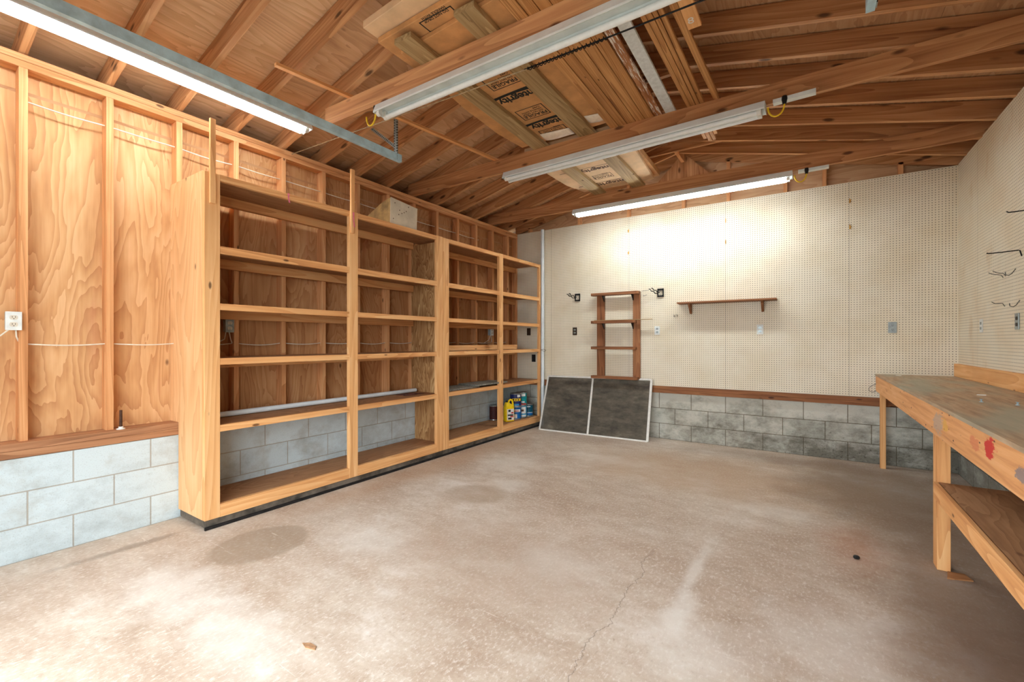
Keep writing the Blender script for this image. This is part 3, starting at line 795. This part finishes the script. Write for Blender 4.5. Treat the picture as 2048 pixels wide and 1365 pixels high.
text('lettering', '8', .075, (3.235, 2.72, ZT - .0006), (1, .08, 0), (.08, -1, 0), 'label_white', pb)
plank('furring_strip', (.85, 1.60), (1.17, 3.78), .036, .022, 'pine', 'long pale furring strip lying from the nearest tie beam to the middle one', 'strip', tint=0)

# door cable with a spring, parallel to the nearest beam
cr = empty('door_cable', (1.2, 2.25, 2.95)); tag(cr, 'thin door cable ending in a black spring, stretched behind the nearest fixture', 'cable')
MB().tube([(-.05, 2.235, 2.965), (.9, 2.25, 2.945), (1.9, 2.262, 2.92), (2.42, 2.262, 2.91)], .004, 6).build('cord', 'rope', cr)
pts = []
for k in range(160):
    t = k / 159; a = t * 2 * math.pi * 20
    pts.append((2.42 + .5 * t, 2.262 + .010 * math.cos(a), 2.908 + .010 * math.sin(a) - .0 * t))
MB().tube(pts, .0028, 5).build('spring', 'black_iron', cr)
MB().tube([(2.4, 2.262, 2.912), (2.95, 2.265, 2.908), (3.42, 2.268, 2.908)], .005, 6).build('rod', 'black_iron', cr)

# ================================================================== LEFT SHELVING
FX = .43
LEV = [(2.44, .045), (1.943, .052), (1.545, .045), (1.165, .045), (.702, .046), (.155, .09)]
def shelving(y0, y1, posts, label, partitions, deepback):
    root = empty('shelving_unit', (.2, (y0 + y1) / 2, 0)); tag(root, label, 'shelves')
    for i, (pa, pb_) in enumerate(posts):
        MB().box((FX - .038, pa, .066), (FX, pb_, 2.438 + (.004 if i else 0)), 2, random.random() * .15).build('post', 'pine_face', root, .002)
    for i, (z, h) in enumerate(LEV):
        xb = .006 if i == 5 else SX + .002
        if i == 4: xb = .006
        y0b = y0; m = MB()
        z0 = z
        sh = MB().box((xb, y0 + .002, z - .014), (FX - .042, y1 - .002, z - .001), 1, .15 + random.random() * .3).build('shelf', 'ply_shelf', root)
        if i < 4:
            MB().box((SX + .004, y0 + .016, z - .014 - .075), (SX + .04, y1 - .02, z - .0145), 1, .25).build('rear_ledger', 'pine', sh, .002)
        segs = []
        ps = [p for p in posts]
        for a, b in zip(ps[:-1], ps[1:]):
            if b[0] - a[1] > .3: segs.append((a[1], b[0]))
        for (a, b) in segs:
            MB().box((FX - .036, a, z - h), (FX - .001, b, z), 1, random.random() * .12).build('front_rail', 'pine', sh, .002)

    for (ya, yb, zb, mat, tn) in partitions:
        pass
    return root
u1 = shelving(1.349, 3.70, [(1.349, 1.445), (2.487, 2.577), (3.604, 3.698)], 'tall open pine shelving nearest the viewer, with a plywood end panel', [], 0)
MB().prism([(.008, .066), (FX - .039, .066), (FX - .039, 2.445), (-.137, 2.445), (-.137, .694), (.008, .694)], 1, 1.349, 1.362, 0, 'v').build('end_panel', 'ply_panel', u1)
MB().prism([(.008, .155), (FX - .039, .155), (FX - .039, 2.395), (SX + .003, 2.395), (SX + .003, .70), (.008, .70)], 1, 3.683, 3.697, .1, 'v').build('partition_panel', 'ply_part', u1)
MB().box((FX - .002, 1.377, 2.224), (FX + .018, 1.411, 2.80), 2, 0).build('nailed_stick', 'pine', u1, .001)
MB().box((FX - .002, 2.493, 2.245), (FX + .018, 2.53, 2.812), 2, 0).build('nailed_stick', 'pine', u1, .001)
u2 = shelving(3.702, 5.87, [(3.702, 3.80), (4.788, 4.874), (5.83, 5.868)], 'open pine shelving in the far left corner, holding tins and offcuts', [], 0)
for (a, b, p) in ((1.352, 3.70, u1), (3.701, 5.868, u2)):
    MB().box((.01, a + .008, .012), (FX - .012, b, .066), 1, 0).build('toe_board', 'toe', p)
    MB().box((FX - .014, a, 0), (FX + .002, b, .02), 1, 0).build('sealant_bead', 'tar', p)

# things on the shelves
r = empty('pipe', (.1, 2.6, .70)); tag(r, 'long white plastic pipe lying on the low shelf of the nearer unit', 'pipe')
MB().tube([(.105, 1.40, .725), (.075, 3.63, .725)], .021, 14).build('tube_wall', 'pvc', r)
m = MB(); vs = []; fs = []
for k in range(9):
    for q in range(6):
        vs.append((.10 + .034 * q, 3.30 + .035 * k, .7025 + .012 * abs(math.sin(k * 1.7 + q * 1.1)) * math.sin(math.pi * k / 8) * math.sin(math.pi * q / 5)))
for k in range(8):
    for q in range(5): fs.append((k * 6 + q, k * 6 + q + 1, k * 6 + q + 7, k * 6 + q + 6))
m.add(vs, fs, None, 0, True); o = m.build('crumpled_cloth', 'scrap'); tag(o, 'crumpled reddish brown cloth at the end of the white pipe', 'cloth')
# carton on top
bx = empty('cardboard_box', (.2, 3.15, 2.44)); tag(bx, 'pale cardboard box on top of the nearer shelving, ribbed flap open', 'box')
MB().prism([(2.985, 2.443), (3.335, 2.443), (3.345, 2.675), (2.99, 2.705)], 0, .385, .395, 0).build('front_panel', 'cartonbox', bx)
MB().prism([(.02, 2.443), (.384, 2.443), (.384, 2.70), (.24, 2.66), (.02, 2.56)], 1, 2.985, 2.992, 0).build('side_flap', 'carton_side', bx)
MB().prism([(.02, 2.443), (.384, 2.443), (.384, 2.665), (.02, 2.56)], 1, 3.332, 3.338, 0).build('side_flap', 'carton_side', bx)
MB().box((.02, 2.993, 2.443), (.384, 3.331, 2.450)).build('bottom_panel', 'carton_side', bx)
m = MB()
for (a, b) in ((3.10, 2.60), (3.16, 2.59), (3.13, 2.575), (3.19, 2.61), (3.04, 2.66), (3.02, 2.50), (3.22, 2.66), (3.09, 2.555)):
    m.lathe([(0, 0), (.006, 0)], (0, 0, 0), 8) if False else m.tube([(.3952, a, b), (.3958, a, b)], .006, 8)
m.build('stain_spots', 'ink_brown', bx)
# boards on the shelf
plank('pine_board', (.19, 3.86), (.20, 5.50), .09, .034, 'pine_face', 'pale planed board on the middle far shelf, lower of the pair', z=1.1665, tint=0)
plank('pine_board', (.17, 3.84), (.19, 5.52), .09, .03, 'pine_face', 'pale planed board lying on top of another on the far shelf', z=1.2015, tint=0)
plank('cement_slab', (.22, 3.86), (.22, 4.44), .30, .02, 'slab', 'speckled grey cement slab lying at the left of the far low shelf', 'slab', z=.7035, tint=0)
plank('cement_slab', (.25, 4.35), (.27, 4.98), .32, .018, 'slab', 'grey cement slab overlapping the other, jutting past the post', 'slab', z=.7245, tint=0)

# jug and tins
ZS = .156
def tin(name, x, y, z, r_, h, label, mat, handle=True, bands=()):
    root = empty(name, (x, y, z)); tag(root, label, 'can', 'paint tins on the bottom far shelf')
    MB().lathe([(0, 0), (r_, 0), (r_ + .002, .004), (r_, .008), (r_, h - .01), (r_ + .002, h - .006), (r_ + .002, h), (r_ - .006, h), (r_ - .008, h - .006), (0, h - .006)], (x, y, z), 28).build('body', 'can_metal', root)
    MB().lathe([(r_ + .0008, .012), (r_ + .0008, h - .014)], (x, y, z), 28).build('label_wrap', mat, root)
    for (z0, z1, mt, a0, a1) in bands:
        vs = []; fs = []; n = 10
        for k in range(n + 1):
            a = R(a0 + (a1 - a0) * k / n)
            for zz in (z0, z1): vs.append((x + (r_ + .0018) * math.cos(a), y + (r_ + .0018) * math.sin(a), z + zz * h))
            if k: fs.append((2 * k - 2, 2 * k, 2 * k + 1, 2 * k - 1))
        m = MB(); m.add(vs, fs, None, 0, True); m.build('printed_band', mt, root)
    if handle:
        pts = [(x + (r_ + .003) * math.cos(t) * 1.0, y - .0 + (r_ + .003) * math.sin(t) * .35 - r_ * .75, z + h * .72 - (r_ * .75) * math.sin(t)) for t in [math.pi * k / 10 for k in range(11)]]
        MB().tube(pts, .0018, 6).build('wire_handle', 'can_metal', root)
    return root
V = 298   # the bearing the tins' fronts face, towards the room
def b4(*rows): return [(a, b, m_, V + c, V + d) for a, b, m_, c, d in rows]
tin('paint_tin', .27, 5.42, ZS, .082, .185, 'blue paint tin with white and red print, behind the yellow jug', 'can_blue', False, b4((.12, .42, 'label_white', -62, 20), (.2, .34, 'label_red', -40, -12), (.58, .78, 'label_white', -30, 58), (.62, .7, 'label_red', -18, 40)))
tin('paint_tin', .27, 5.42, ZS + .187, .082, .185, 'navy paint tin with a yellow band, topmost beside the teal one', 'can_navy', True, b4((.42, .62, 'label_yellow', -32, 66), (.46, .58, 'ink', -22, -8), (.46, .58, 'ink', 2, 14), (.46, .58, 'ink', 26, 38), (.72, .9, 'label_white', 22, 58), (.08, .2, 'can_sky', -50, 40)))
tin('paint_tin', .265, 5.585, ZS, .080, .185, 'sky blue paint tin with a round white print, under the teal one', 'can_sky', False, b4((.34, .86, 'label_white', -20, 56), (.5, .66, 'ink_brown', 0, 30), (.1, .24, 'label_white', -40, 60)))
tin('paint_tin', .265, 5.585, ZS + .187, .080, .185, 'teal paint tin, topmost of the stack next to the end post', 'can_teal', False, b4((.7, .9, 'label_white', 0, 50), (.5, .66, 'can_navy', -40, -8), (.04, .14, 'label_red', -50, 60), (.2, .3, 'label_white', -30, 40)))
tin('paint_tin', .285, 5.742, ZS, .074, .18, 'dark teal paint tin standing alone by the end post', 'can_dark', False, b4((.12, .3, 'can_blue', -70, 70), (.3, .34, 'label_white', -70, 70), (.78, .84, 'label_white', -20, 30)))
tin('small_tin', .115, 5.28, ZS, .05, .20, 'grey tin half hidden by the yellow jug', 'jar_grey', False)
tin('small_tin', .06, 5.17, ZS, .062, .21, 'maroon tin standing behind the shelving post', 'maroon', False)
j = empty('oil_jug', (.30, 5.20, ZS)); tag(j, 'yellow plastic jug with a loop handle and printed white label', 'jug')
jm = Matrix.Translation((.30, 5.20, ZS)) @ Matrix.Rotation(R(-28), 4, 'Z')
m = MB(jm)
def rr(wx, wy, z, rad=.02, n=5):
    pts = []
    for (cx, cy, a0) in ((wx - rad, wy - rad, 0), (-wx + rad, wy - rad, 90), (-wx + rad, -wy + rad, 180), (wx - rad, -wy + rad, 270)):
        for k in range(n): a = R(a0 + 90 * k / (n - 1)); pts.append((cx + rad * math.cos(a), cy + rad * math.sin(a), z))
    return pts
secs = [(.038, .066, .0, 0), (.042, .07, .006, 0), (.042, .07, .19, 0), (.040, .066, .215, 0), (.034, .052, .235, -.01), (.026, .034, .255, -.026), (.02, .022, .268, -.034)]
vs = []; fs = []; n = 20
for (a, b, z, dy) in secs: vs += [(p[0], p[1] + dy, p[2]) for p in rr(a, b, z, min(.018, a * .9, b * .9))]
for i in range(len(secs) - 1):
    for k in range(n): fs.append((i * n + k, i * n + (k + 1) % n, (i + 1) * n + (k + 1) % n, (i + 1) * n + k))
fs.append(tuple(range((len(secs) - 1) * n, len(secs) * n))); fs.append(tuple(reversed(range(n))))
m.add(vs, fs, None, 0, True); m.build('body', 'yellow_jug', j)
m = MB(jm); m.tube([(0, -.01, .245), (0, .0, .285), (0, .025, .302), (0, .052, .285), (0, .062, .245), (0, .066, .20)], .0135, 10); m.build('handle', 'yellow_jug', j)
m = MB(jm); m.tube([(0, -.034, .262), (0, -.034, .29)], .017, 14); m.build('cap', 'black', j)
m = MB(jm); m.box((.0422, -.05, .02), (.043, .056, .175), None, 0); m.build('label_sheet', 'label_white', j)
m = MB(jm); m.box((.0432, -.03, .135), (.0436, .006, .165), None, 0); m.box((.0432, -.034, .03), (.0436, .02, .055), None, 0); m.box((.0432, -.04, .08), (.0436, .046, .10), None, 0); m.build('printed_marks', 'ink', j)
m = MB(jm); m.box((.0432, .0, .06), (.0436, .05, .078), None, 0); m.box((.0432, .015, .11), (.0436, .05, .13), None, 0); m.build('printed_stripes', 'label_red', j)

# ================================================================== WORKBENCH
wbn = empty('workbench', (4.7, 4.2, 0)); tag(wbn, 'long wooden workbench along the right wall with paint-smeared front', 'workbench')
BY0 = .9
top = MB().obox((4.70, (BY0 + 5.945) / 2, .934), (0, 1, 0), (1, 0, 0), 5.945 - BY0, .62, .018, 0, (0, 0, 0)).build('worktop', 'worktop', wbn)
MB().obox((4.396, (BY0 + 5.945) / 2, .934), (0, 1, 0), (0, 0, 1), 5.945 - BY0, .016, .008, .7).build('edge_strip', 'sill', top)
ap = MB(); ap.obox((4.405, (BY0 + 5.93) / 2, .846), (0, 1, 0), (0, 0, 1), 5.93 - BY0, .155, .02, 0, ((5.93 - BY0) / 2 - 1.4, .0775, 0)); ap.build('apron', 'apron', wbn, .002)
for (y0, y1, x1) in ((3.405, 3.50, 4.475), (5.79, 5.85, 4.462), (1.25, 1.345, 4.475)):
    MB().box((4.418, y0, 0), (x1, y1, .77), 2, .22).build('leg', 'pine', wbn, .003)
for y in (1.3, 2.4, 3.45, 4.6, 5.8):
    MB().box((4.418, y - .019, .84), (5.0, y + .019, .922), 0, .6).build('cross_bearer', 'rafter', wbn)
ls = MB().obox((4.715, (BY0 + 3.40) / 2, .485), (0, 1, 0), (1, 0, 0), 3.40 - BY0, .58, .018, .4).build('lower_shelf', 'ply_shelf', wbn)
MB().box((4.40, BY0, .41), (4.42, 3.395, .496), 1, .0).build('shelf_lip', 'pine', ls, .002)
MB().box((4.985, BY0, .944), (5.018, 5.95, 1.066), 1, .1).build('splash_board', 'pine', wbn, .002)
sh = MB().prism([(4.44, 3.30), (4.55, 3.34), (4.53, 3.41), (4.46, 3.40)], 2, 0, .006, .8).build('wood_chip', 'rafter')
tag(sh, 'dark splinter of wood on the floor at the bench leg', 'offcut')
for (x, y, lab) in ((4.55, 5.75, 'white chip at the far corner of the bench top'), (4.72, 3.97, 'small white fleck on the bench beside the wall side'),
                    (4.62, 3.52, 'small screw standing on the bench top, left of two'), (4.74, 3.45, 'small screw standing on the bench top, right of two')):
    if 'screw' in lab:
        o = MB().lathe([(0, 0), (.009, 0), (.009, .004), (.004, .005), (.004, .014), (.009, .017), (0, .018)], (x, y, .9435), 10).build('screw', 'steel'); tag(o, lab, 'screw')
    else:
        o = MB().prism([(x - .022, y - .012), (x + .02, y - .016), (x + .026, y + .012), (x - .01, y + .02)], 2, .9435, .9475, 0).build('paint_chip', 'label_white'); tag(o, lab, 'chip')

# ================================================================== WINDOW SCREEN LEANING ON THE BACK WALL
def sframe():
    root = empty('window_screen', (1.34, 5.64, 0)); tag(root, 'double window screen with aluminium frame leaning on the back wall', 'screen')
    A = Vector((.573, 5.59, .004)); Bv = Vector((2.111, 5.66, .004)); C = Vector((.535, 5.925, .752)); D = Vector((2.085, 5.935, .770))
    up = ((C - A) + (D - Bv)).normalized(); rt = (Bv - A).normalized(); nn = rt.cross(up)
    def bar(name, p, q, wd_, mat='aluminium'):
        m = MB(); L = (q - p); m.obox((p + q) / 2, L, L.cross(nn), L.length, wd_, .014, 0); return m.build(name, mat, root)
    bar('frame_rail', A, Bv, .024); bar('frame_rail', C, D, .024)
    bar('frame_stile', A, C, .024); bar('frame_stile', Bv, D, .030)
    mid0 = A.lerp(Bv, .478); mid1 = C.lerp(D, .466); bar('centre_bar', mid0, mid1, .026)
    for (p, q, s_, t_) in ((A, mid0, C, mid1), (mid0, Bv, mid1, D)):
        m = MB(); m.add([p, q, t_, s_], [(0, 1, 2, 3)], None, 0); o = m.build('mesh_panel', 'screen', root)
    return root
sframe()

# white pipe in the corner
r = empty('wall_pipe', (.435, 5.91, 0)); tag(r, 'tall white pipe standing beside the far shelving at the back wall', 'pipe')
MB().tube([(.435, 5.918, .0), (.435, 5.918, 2.985)], .027, 16, True, True).build('pipe_wall', 'pvc', r)

# ================================================================== LADDER SHELF ON THE PEGBOARD
ls = empty('wall_shelf_rack', (1.6, 5.88, .76)); tag(ls, 'dark stained wooden rack of four small shelves on the pegboard', 'shelf rack')
for (x0, x1, t) in ((1.315, 1.425, .5), (1.835, 1.93, .1)):
    MB().box((x0, 5.928, .77), (x1, 5.966, 1.955), 2, t).build('upright', 'redwood', ls, .002)
for i, (z, x0, x1) in enumerate(((1.955, 1.26, 1.93), (1.568, 1.26, 1.89), (1.208, 1.26, 1.89), (.80, 1.26, 1.92))):
    MB().prism([(x0, 5.84), (x1 - .03, 5.84), (x1, 5.87), (x1, 5.927), (x0, 5.927)], 2, z - .038, z, .5 - .3 * (i == 0)).build('shelf', 'redwood', ls, .003)
for x in (1.42, 1.835):
    for z in (1.915, 1.528):
        MB().prism([(5.85, z), (5.927, z), (5.927, z - .08)], 0, x, x + .012, .7).build('bracket', 'black_iron', ls)
plank('thin_strip', (1.30, 5.875), (2.11, 5.885), .03, .008, 'treated', 'thin grey wood strip on the second rack shelf, jutting to the right', 'strip', z=1.5685, tint=0)

wsf = empty('wall_shelf', (2.97, 5.88, 1.70)); tag(wsf, 'single brown plank shelf on two brackets on the pegboard', 'shelf')
MB().box((2.437, 5.80, 1.752), (3.516, 5.966, 1.772), 0, .1).build('shelf_plank', 'redwood', wsf, .002)
for x in (2.575, 3.37):
    MB().prism([(5.82, 1.752), (5.966, 1.752), (5.966, 1.628), (5.948, 1.628)], 0, x - .012, x + .012, .2).build('bracket', 'redwood', wsf)

# ================================================================== OUTLETS
def outlet(name, c, nrm, right, w_, h_, plate, recept, label, depth=.006, boxd=0):
    """duplex outlet; c centre on the wall surface, nrm outwards"""
    n_ = Vector(nrm); r_ = Vector(right); u_ = Vector((0, 0, 1))
    mt = Matrix(((r_.x, n_.x, u_.x, c[0]), (r_.y, n_.y, u_.y, c[1]), (r_.z, n_.z, u_.z, c[2]), (0, 0, 0, 1)))
    root = empty(name, c); tag(root, label, 'outlet')
    if boxd:
        m = MB(mt); m.box((-w_ / 2 + .004, -boxd, -h_ / 2 + .004), (w_ / 2 - .004, 0, h_ / 2 - .004)); m.build('junction_box', 'steel', root)
    m = MB(mt); m.box((-w_ / 2, 0, -h_ / 2), (w_ / 2, depth, h_ / 2)); m.build('plate', plate, root, .0015)
    for s_ in (-1, 1):
        m = MB(mt); z = s_ * h_ * .19; q = []
        for k in range(16):
            a = 2 * math.pi * k / 16; q.append((.017 * math.cos(a), z + max(-.0125, min(.0125, .017 * math.sin(a)))))
        m.prism(q, 1, depth, depth + .002, 0); f = m.build('receptacle', recept, root)
        m = MB(mt)
        for dx in (-.006, .006): m.box((dx - .001, depth + .002, z - .002), (dx + .001, depth + .0024, z + .007))
        m.box((-.0022, depth + .002, z - .010), (.0022, depth + .0024, z - .006)); m.build('slots', 'dark', f)
    return root
LN = (1, 0, 0)
outlet('wall_outlet', (-.03, .548, 1.402), LN, (0, 1, 0), .066, .108, 'plate_white', 'cream', 'white duplex outlet on the left wall at the stud nearest the viewer', boxd=.045)
outlet('wall_outlet', (-.03, 1.709, 1.408), LN, (0, 1, 0), .064, .108, 'plate_grey', 'cream', 'grey outlet box inside the nearer shelving above the cables', boxd=.045)
outlet('wall_outlet', (-.03, 5.245, 1.42), LN, (0, 1, 0), .075, .112, 'plate_white', 'cream', 'white outlet inside the far shelving on the left wall', boxd=.045)
BN = (0, -1, 0); BR = (1, 0, 0)
for (x, z, pl, rc, lab) in ((.955, 1.428, 'plate_brown', 'plate_grey', 'brown outlet on the pegboard between the white pipe and the rack'), (2.15, 1.424, 'plate_white', 'plate_grey', 'steel outlet on the pegboard just right of the rack'),
                            (3.342, 1.42, 'plate_white', 'plate_grey', 'steel outlet on the pegboard below the plank shelf'), (4.532, 1.424, 'plate_grey', 'plate_grey', 'grey outlet on the pegboard nearest the right corner'),
                            (.16, 1.43, 'plate_brown', 'plate_brown', 'dark outlet on the pegboard seen through the far shelving'),
                            (.25, 1.017, 'black', 'black', 'black cover plate on the pegboard low behind the far shelving')):
    outlet('wall_outlet', (x, 5.967, z), BN, BR, .068, .114, pl, rc, lab)
outlet('wall_outlet', (5.019, 5.266, 1.412), (-1, 0, 0), (0, -1, 0), .066, .11, 'plate_white', 'plate_grey', 'pale outlet on the right wall nearest the back corner')
outlet('wall_outlet', (5.019, 4.495, 1.421), (-1, 0, 0), (0, -1, 0), .068, .112, 'plate_grey', 'plate_brown', 'grey outlet on the right wall above the bench, nearer the viewer')

# cables through the studs
def cable(z, y0, y1, sag, label, extra=()):
    root = empty('cable', (-.085, (y0 + y1) / 2, z)); tag(root, label, 'cable')
    pts = [(-.085, y0, z)]
    y = y0
    sts = [s_ for s_ in STUDY if y0 < s_ < y1]
    knots_ = sts + [y1]
    a = y0
    for b in knots_:
        dz = sag * random.uniform(.6, 1.3)
        for k in range(1, 9):
            t = k / 8; pts.append((-.085 + .015 * math.sin(math.pi * t), a + (b - a) * t, z - dz * math.sin(math.pi * t)))
        a = b
    MB().tube(pts, .0042, 7).build('sheath', 'white_cable', root)
    for e in extra: MB().tube(e, .0042, 7).build('branch', 'white_cable', root)
cable(2.722, .59, 5.0, .012, 'white cable strung through the studs just below the top plate')
cable(1.268, .59, 5.7, .014, 'white cable strung through the studs at outlet height',
      [[(-.05, .56, 1.349), (-.055, .563, 1.31), (-.07, .575, 1.28), (-.085, .59, 1.270)], [(-.05, .53, 1.349), (-.055, .50, 1.315), (-.075, .40, 1.27), (-.085, .30, 1.262)],
       [(-.05, 1.69, 1.355), (-.05, 1.68, 1.30), (-.05, 1.60, 1.255), (-.085, 1.45, 1.262)], [(-.05, 1.715, 1.355), (-.05, 1.725, 1.30), (-.06, 1.74, 1.27)],
       [(-.05, 5.23, 1.365), (-.05, 5.20, 1.30), (-.05, 5.08, 1.255), (-.085, 4.92, 1.262)], [(-.05, 5.25, 1.365), (-.05, 5.26, 1.31), (-.06, 5.28, 1.27)]])

# ================================================================== HOOKS ON THE PEGBOARDS
def hook(x, z, label, mat='brass'):
    root = empty('peg_hook', (x, 5.967, z)); tag(root, label, 'hook', 'brass hooks on the pegboard')
    MB().box((x - .004, 5.964, z - .02), (x + .004, 5.9665, z + .03)).build('hook_plate', mat, root)
    MB().tube([(x, 5.964, z + .022), (x, 5.95, z + .012), (x, 5.935, z - .012), (x + .003, 5.925, z - .022), (x + .006, 5.91, z - .012), (x + .008, 5.906, z + .004)], .0032, 7).build('hook_wire', mat, root)
for (x, z, lab) in ((1.767, 2.79, 'brass hook on the pegboard above the rack, upper one'), (1.767, 2.49, 'brass hook on the pegboard above the rack, lower one'),
                    (2.975, 2.75, 'brass hook high above the plank shelf, upper one'), (2.975, 2.49, 'brass hook high above the plank shelf, lower one'),
                    (4.18, 2.78, 'brass hook nearest the right corner, upper one'), (4.182, 2.50, 'brass hook nearest the right corner, lower one')):
    hook(x, z, lab)
def toolholder(x, z, label):
    root = empty('tool_holder', (x, 5.966, z)); tag(root, label, 'tool holder')
    m = MB(); t = .014
    for (a, b, c, d) in ((x - .04, z - .055, x + .04, z - .035), (x - .04, z + .03, x + .04, z + .055), (x - .04, z - .055, x - .028, z + .055), (x + .028, z - .055, x + .04, z + .055)):
        m.box((a, 5.950, b), (c, 5.966, d))
    m.build('holder_frame', 'black', root)
    MB().tube([(x - .01, 5.95, z - .02), (x, 5.94, z), (x + .012, 5.95, z - .015)], .007, 8).build('inner_clip', 'cream', root)
    for (dx, dz) in ((0, 0), (.055, .01)):
        pts = []
        for k in range(15):
            t = k / 14
            pts.append((x - .035 - .085 * t + dx * .6, 5.95 - .10 * t, z - .02 + .065 * t + .008 * math.sin(t * 16) + dz))
        MB().tube(pts, .0055, 7).build('wavy_arm', 'black_iron', root)
toolholder(1.0, 1.922, 'black tool holder with wavy arms left of the rack')
toolholder(2.195, 1.920, 'black tool holder with wavy arms right of the rack')
def wire(name, pts, label, mat='wire', r_=.0028):
    return tag(MB().tube(pts, r_, 7).build(name, mat), label, 'hook')
wire('wire_hook', [(.86, 5.967, 1.99), (.88, 5.93, 1.96), (.90, 5.90, 1.955), (.92, 5.90, 1.975)], 'bent wire hook beside the left tool holder')
wire('wire_hook', [(1.95, 5.967, 1.96), (1.97, 5.92, 1.955), (2.02, 5.90, 1.955), (2.06, 5.90, 1.957)], 'straight wire prong at the right end of the rack top')
wire('wire_hook', [(1.97, 5.967, 1.90), (1.98, 5.92, 1.885), (2.01, 5.91, 1.89), (2.03, 5.91, 1.90)], 'short wire hook just below the rack top at right')
for dx, lab in ((0, 'short twin wire prong under the plank shelf end, left one'), (.035, 'short twin wire prong under the plank shelf end, right one')):
    wire('wire_hook', [(2.36 + dx, 5.967, 1.63), (2.37 + dx, 5.94, 1.60), (2.385 + dx, 5.92, 1.595), (2.388 + dx, 5.915, 1.62)], lab)
wire('wire_hook', [(.44, FX and 5.86, 1.155), (.50, 5.84, 1.16), (.54, 5.82, 1.158), (.55, 5.82, 1.145), (.52, 5.83, 1.13), (.44, 5.855, 1.145)], 'bent wire loop sticking out of the far end post')
wire('wire_hook', [(4.41, 5.9, .86), (4.39, 5.9, .84), (4.355, 5.9, .82), (4.335, 5.9, .795), (4.34, 5.9, .765), (4.37, 5.9, .755), (4.395, 5.9, .77), (4.40, 5.9, .79)], 'curled wire loop hanging at the far end of the bench')
# right wall
wire('wall_hook', [(5.019, 4.424, 1.86), (5.010, 4.424, 1.90), (5.000, 4.424, 1.902), (4.93, 4.424, 1.897), (4.862, 4.424, 1.894), (4.851, 4.424, 1.898)], 'long dark hook arm on the right wall, middle height', 'black_iron', .004)
wire('wall_hook', [(5.019, 4.276, 2.10), (5.010, 4.276, 2.135), (5.000, 4.276, 2.139), (4.92, 4.276, 2.136), (4.909, 4.276, 2.144)], 'long dark hook arm, highest on the right wall', 'black_iron', .004)
wire('wall_hook', [(5.019, 4.771, 1.755), (5.008, 4.771, 1.775), (4.96, 4.771, 1.786), (4.942, 4.771, 1.798)], 'short double hook on the right wall, left prong')
wire('wall_hook', [(5.019, 4.72, 1.76), (5.008, 4.72, 1.78), (4.97, 4.72, 1.790), (4.951, 4.72, 1.805)], 'short double hook on the right wall, right prong')
wire('wall_hook', [(5.019, 4.74, 1.54), (5.008, 4.74, 1.562), (4.97, 4.74, 1.562), (4.951, 4.74, 1.575)], 'thin hook on the right wall between the two outlets')
wire('wall_hook', [(5.019, 4.53, 1.79), (5.000, 4.53, 1.757), (4.985, 4.53, 1.745), (4.970, 4.53, 1.75), (4.968, 4.53, 1.77)], 'small curled hook right of the double hook')
wire('wall_hook', [(5.019, 4.458, 1.565), (5.002, 4.458, 1.532), (4.988, 4.458, 1.52), (4.972, 4.458, 1.526), (4.970, 4.458, 1.545)], 'small curled hook over the nearer right outlet')

# ================================================================== SMALL THINGS
o = MB().lathe([(0, 0), (.014, .001), (.018, .008), (.013, .017), (0, .02)], (4.053, 3.315, 0), 7, False).build('pebble', 'black'); tag(o, 'small black lump on the open floor near the bench', 'pebble')
o = MB().prism([(2.03, 1.08), (2.06, 1.10), (2.10, 1.10), (2.115, 1.085), (2.07, 1.07)], 2, 0, .003, 0).build('leaf', 'leaf'); tag(o, 'dry curled leaf on the floor nearest the viewer', 'leaf')
for (y, z, lab, n) in ((1.93, 2.43, 'pink ribbon scrap hanging from the top shelf edge, left part', .06), (2.515, 2.42, 'pink ribbon scrap on the post with the nailed stick', .12)):
    m = MB(); x = FX + (.0015 if n < .1 else .0195)
    m.add([(x, y - .006, z + .01), (x, y + .008, z + .012), (x + .004, y + .004, z - n * .5), (x, y + .016, z - n), (x, y + .004, z - n), (x + .004, y - .006, z - n * .5)], [(0, 1, 2, 5), (5, 2, 3, 4)], None, 0)
    o = m.build('ribbon', 'ribbon'); o.modifiers.new('thick', 'SOLIDIFY').thickness = .001
    tag(o, lab, 'ribbon')
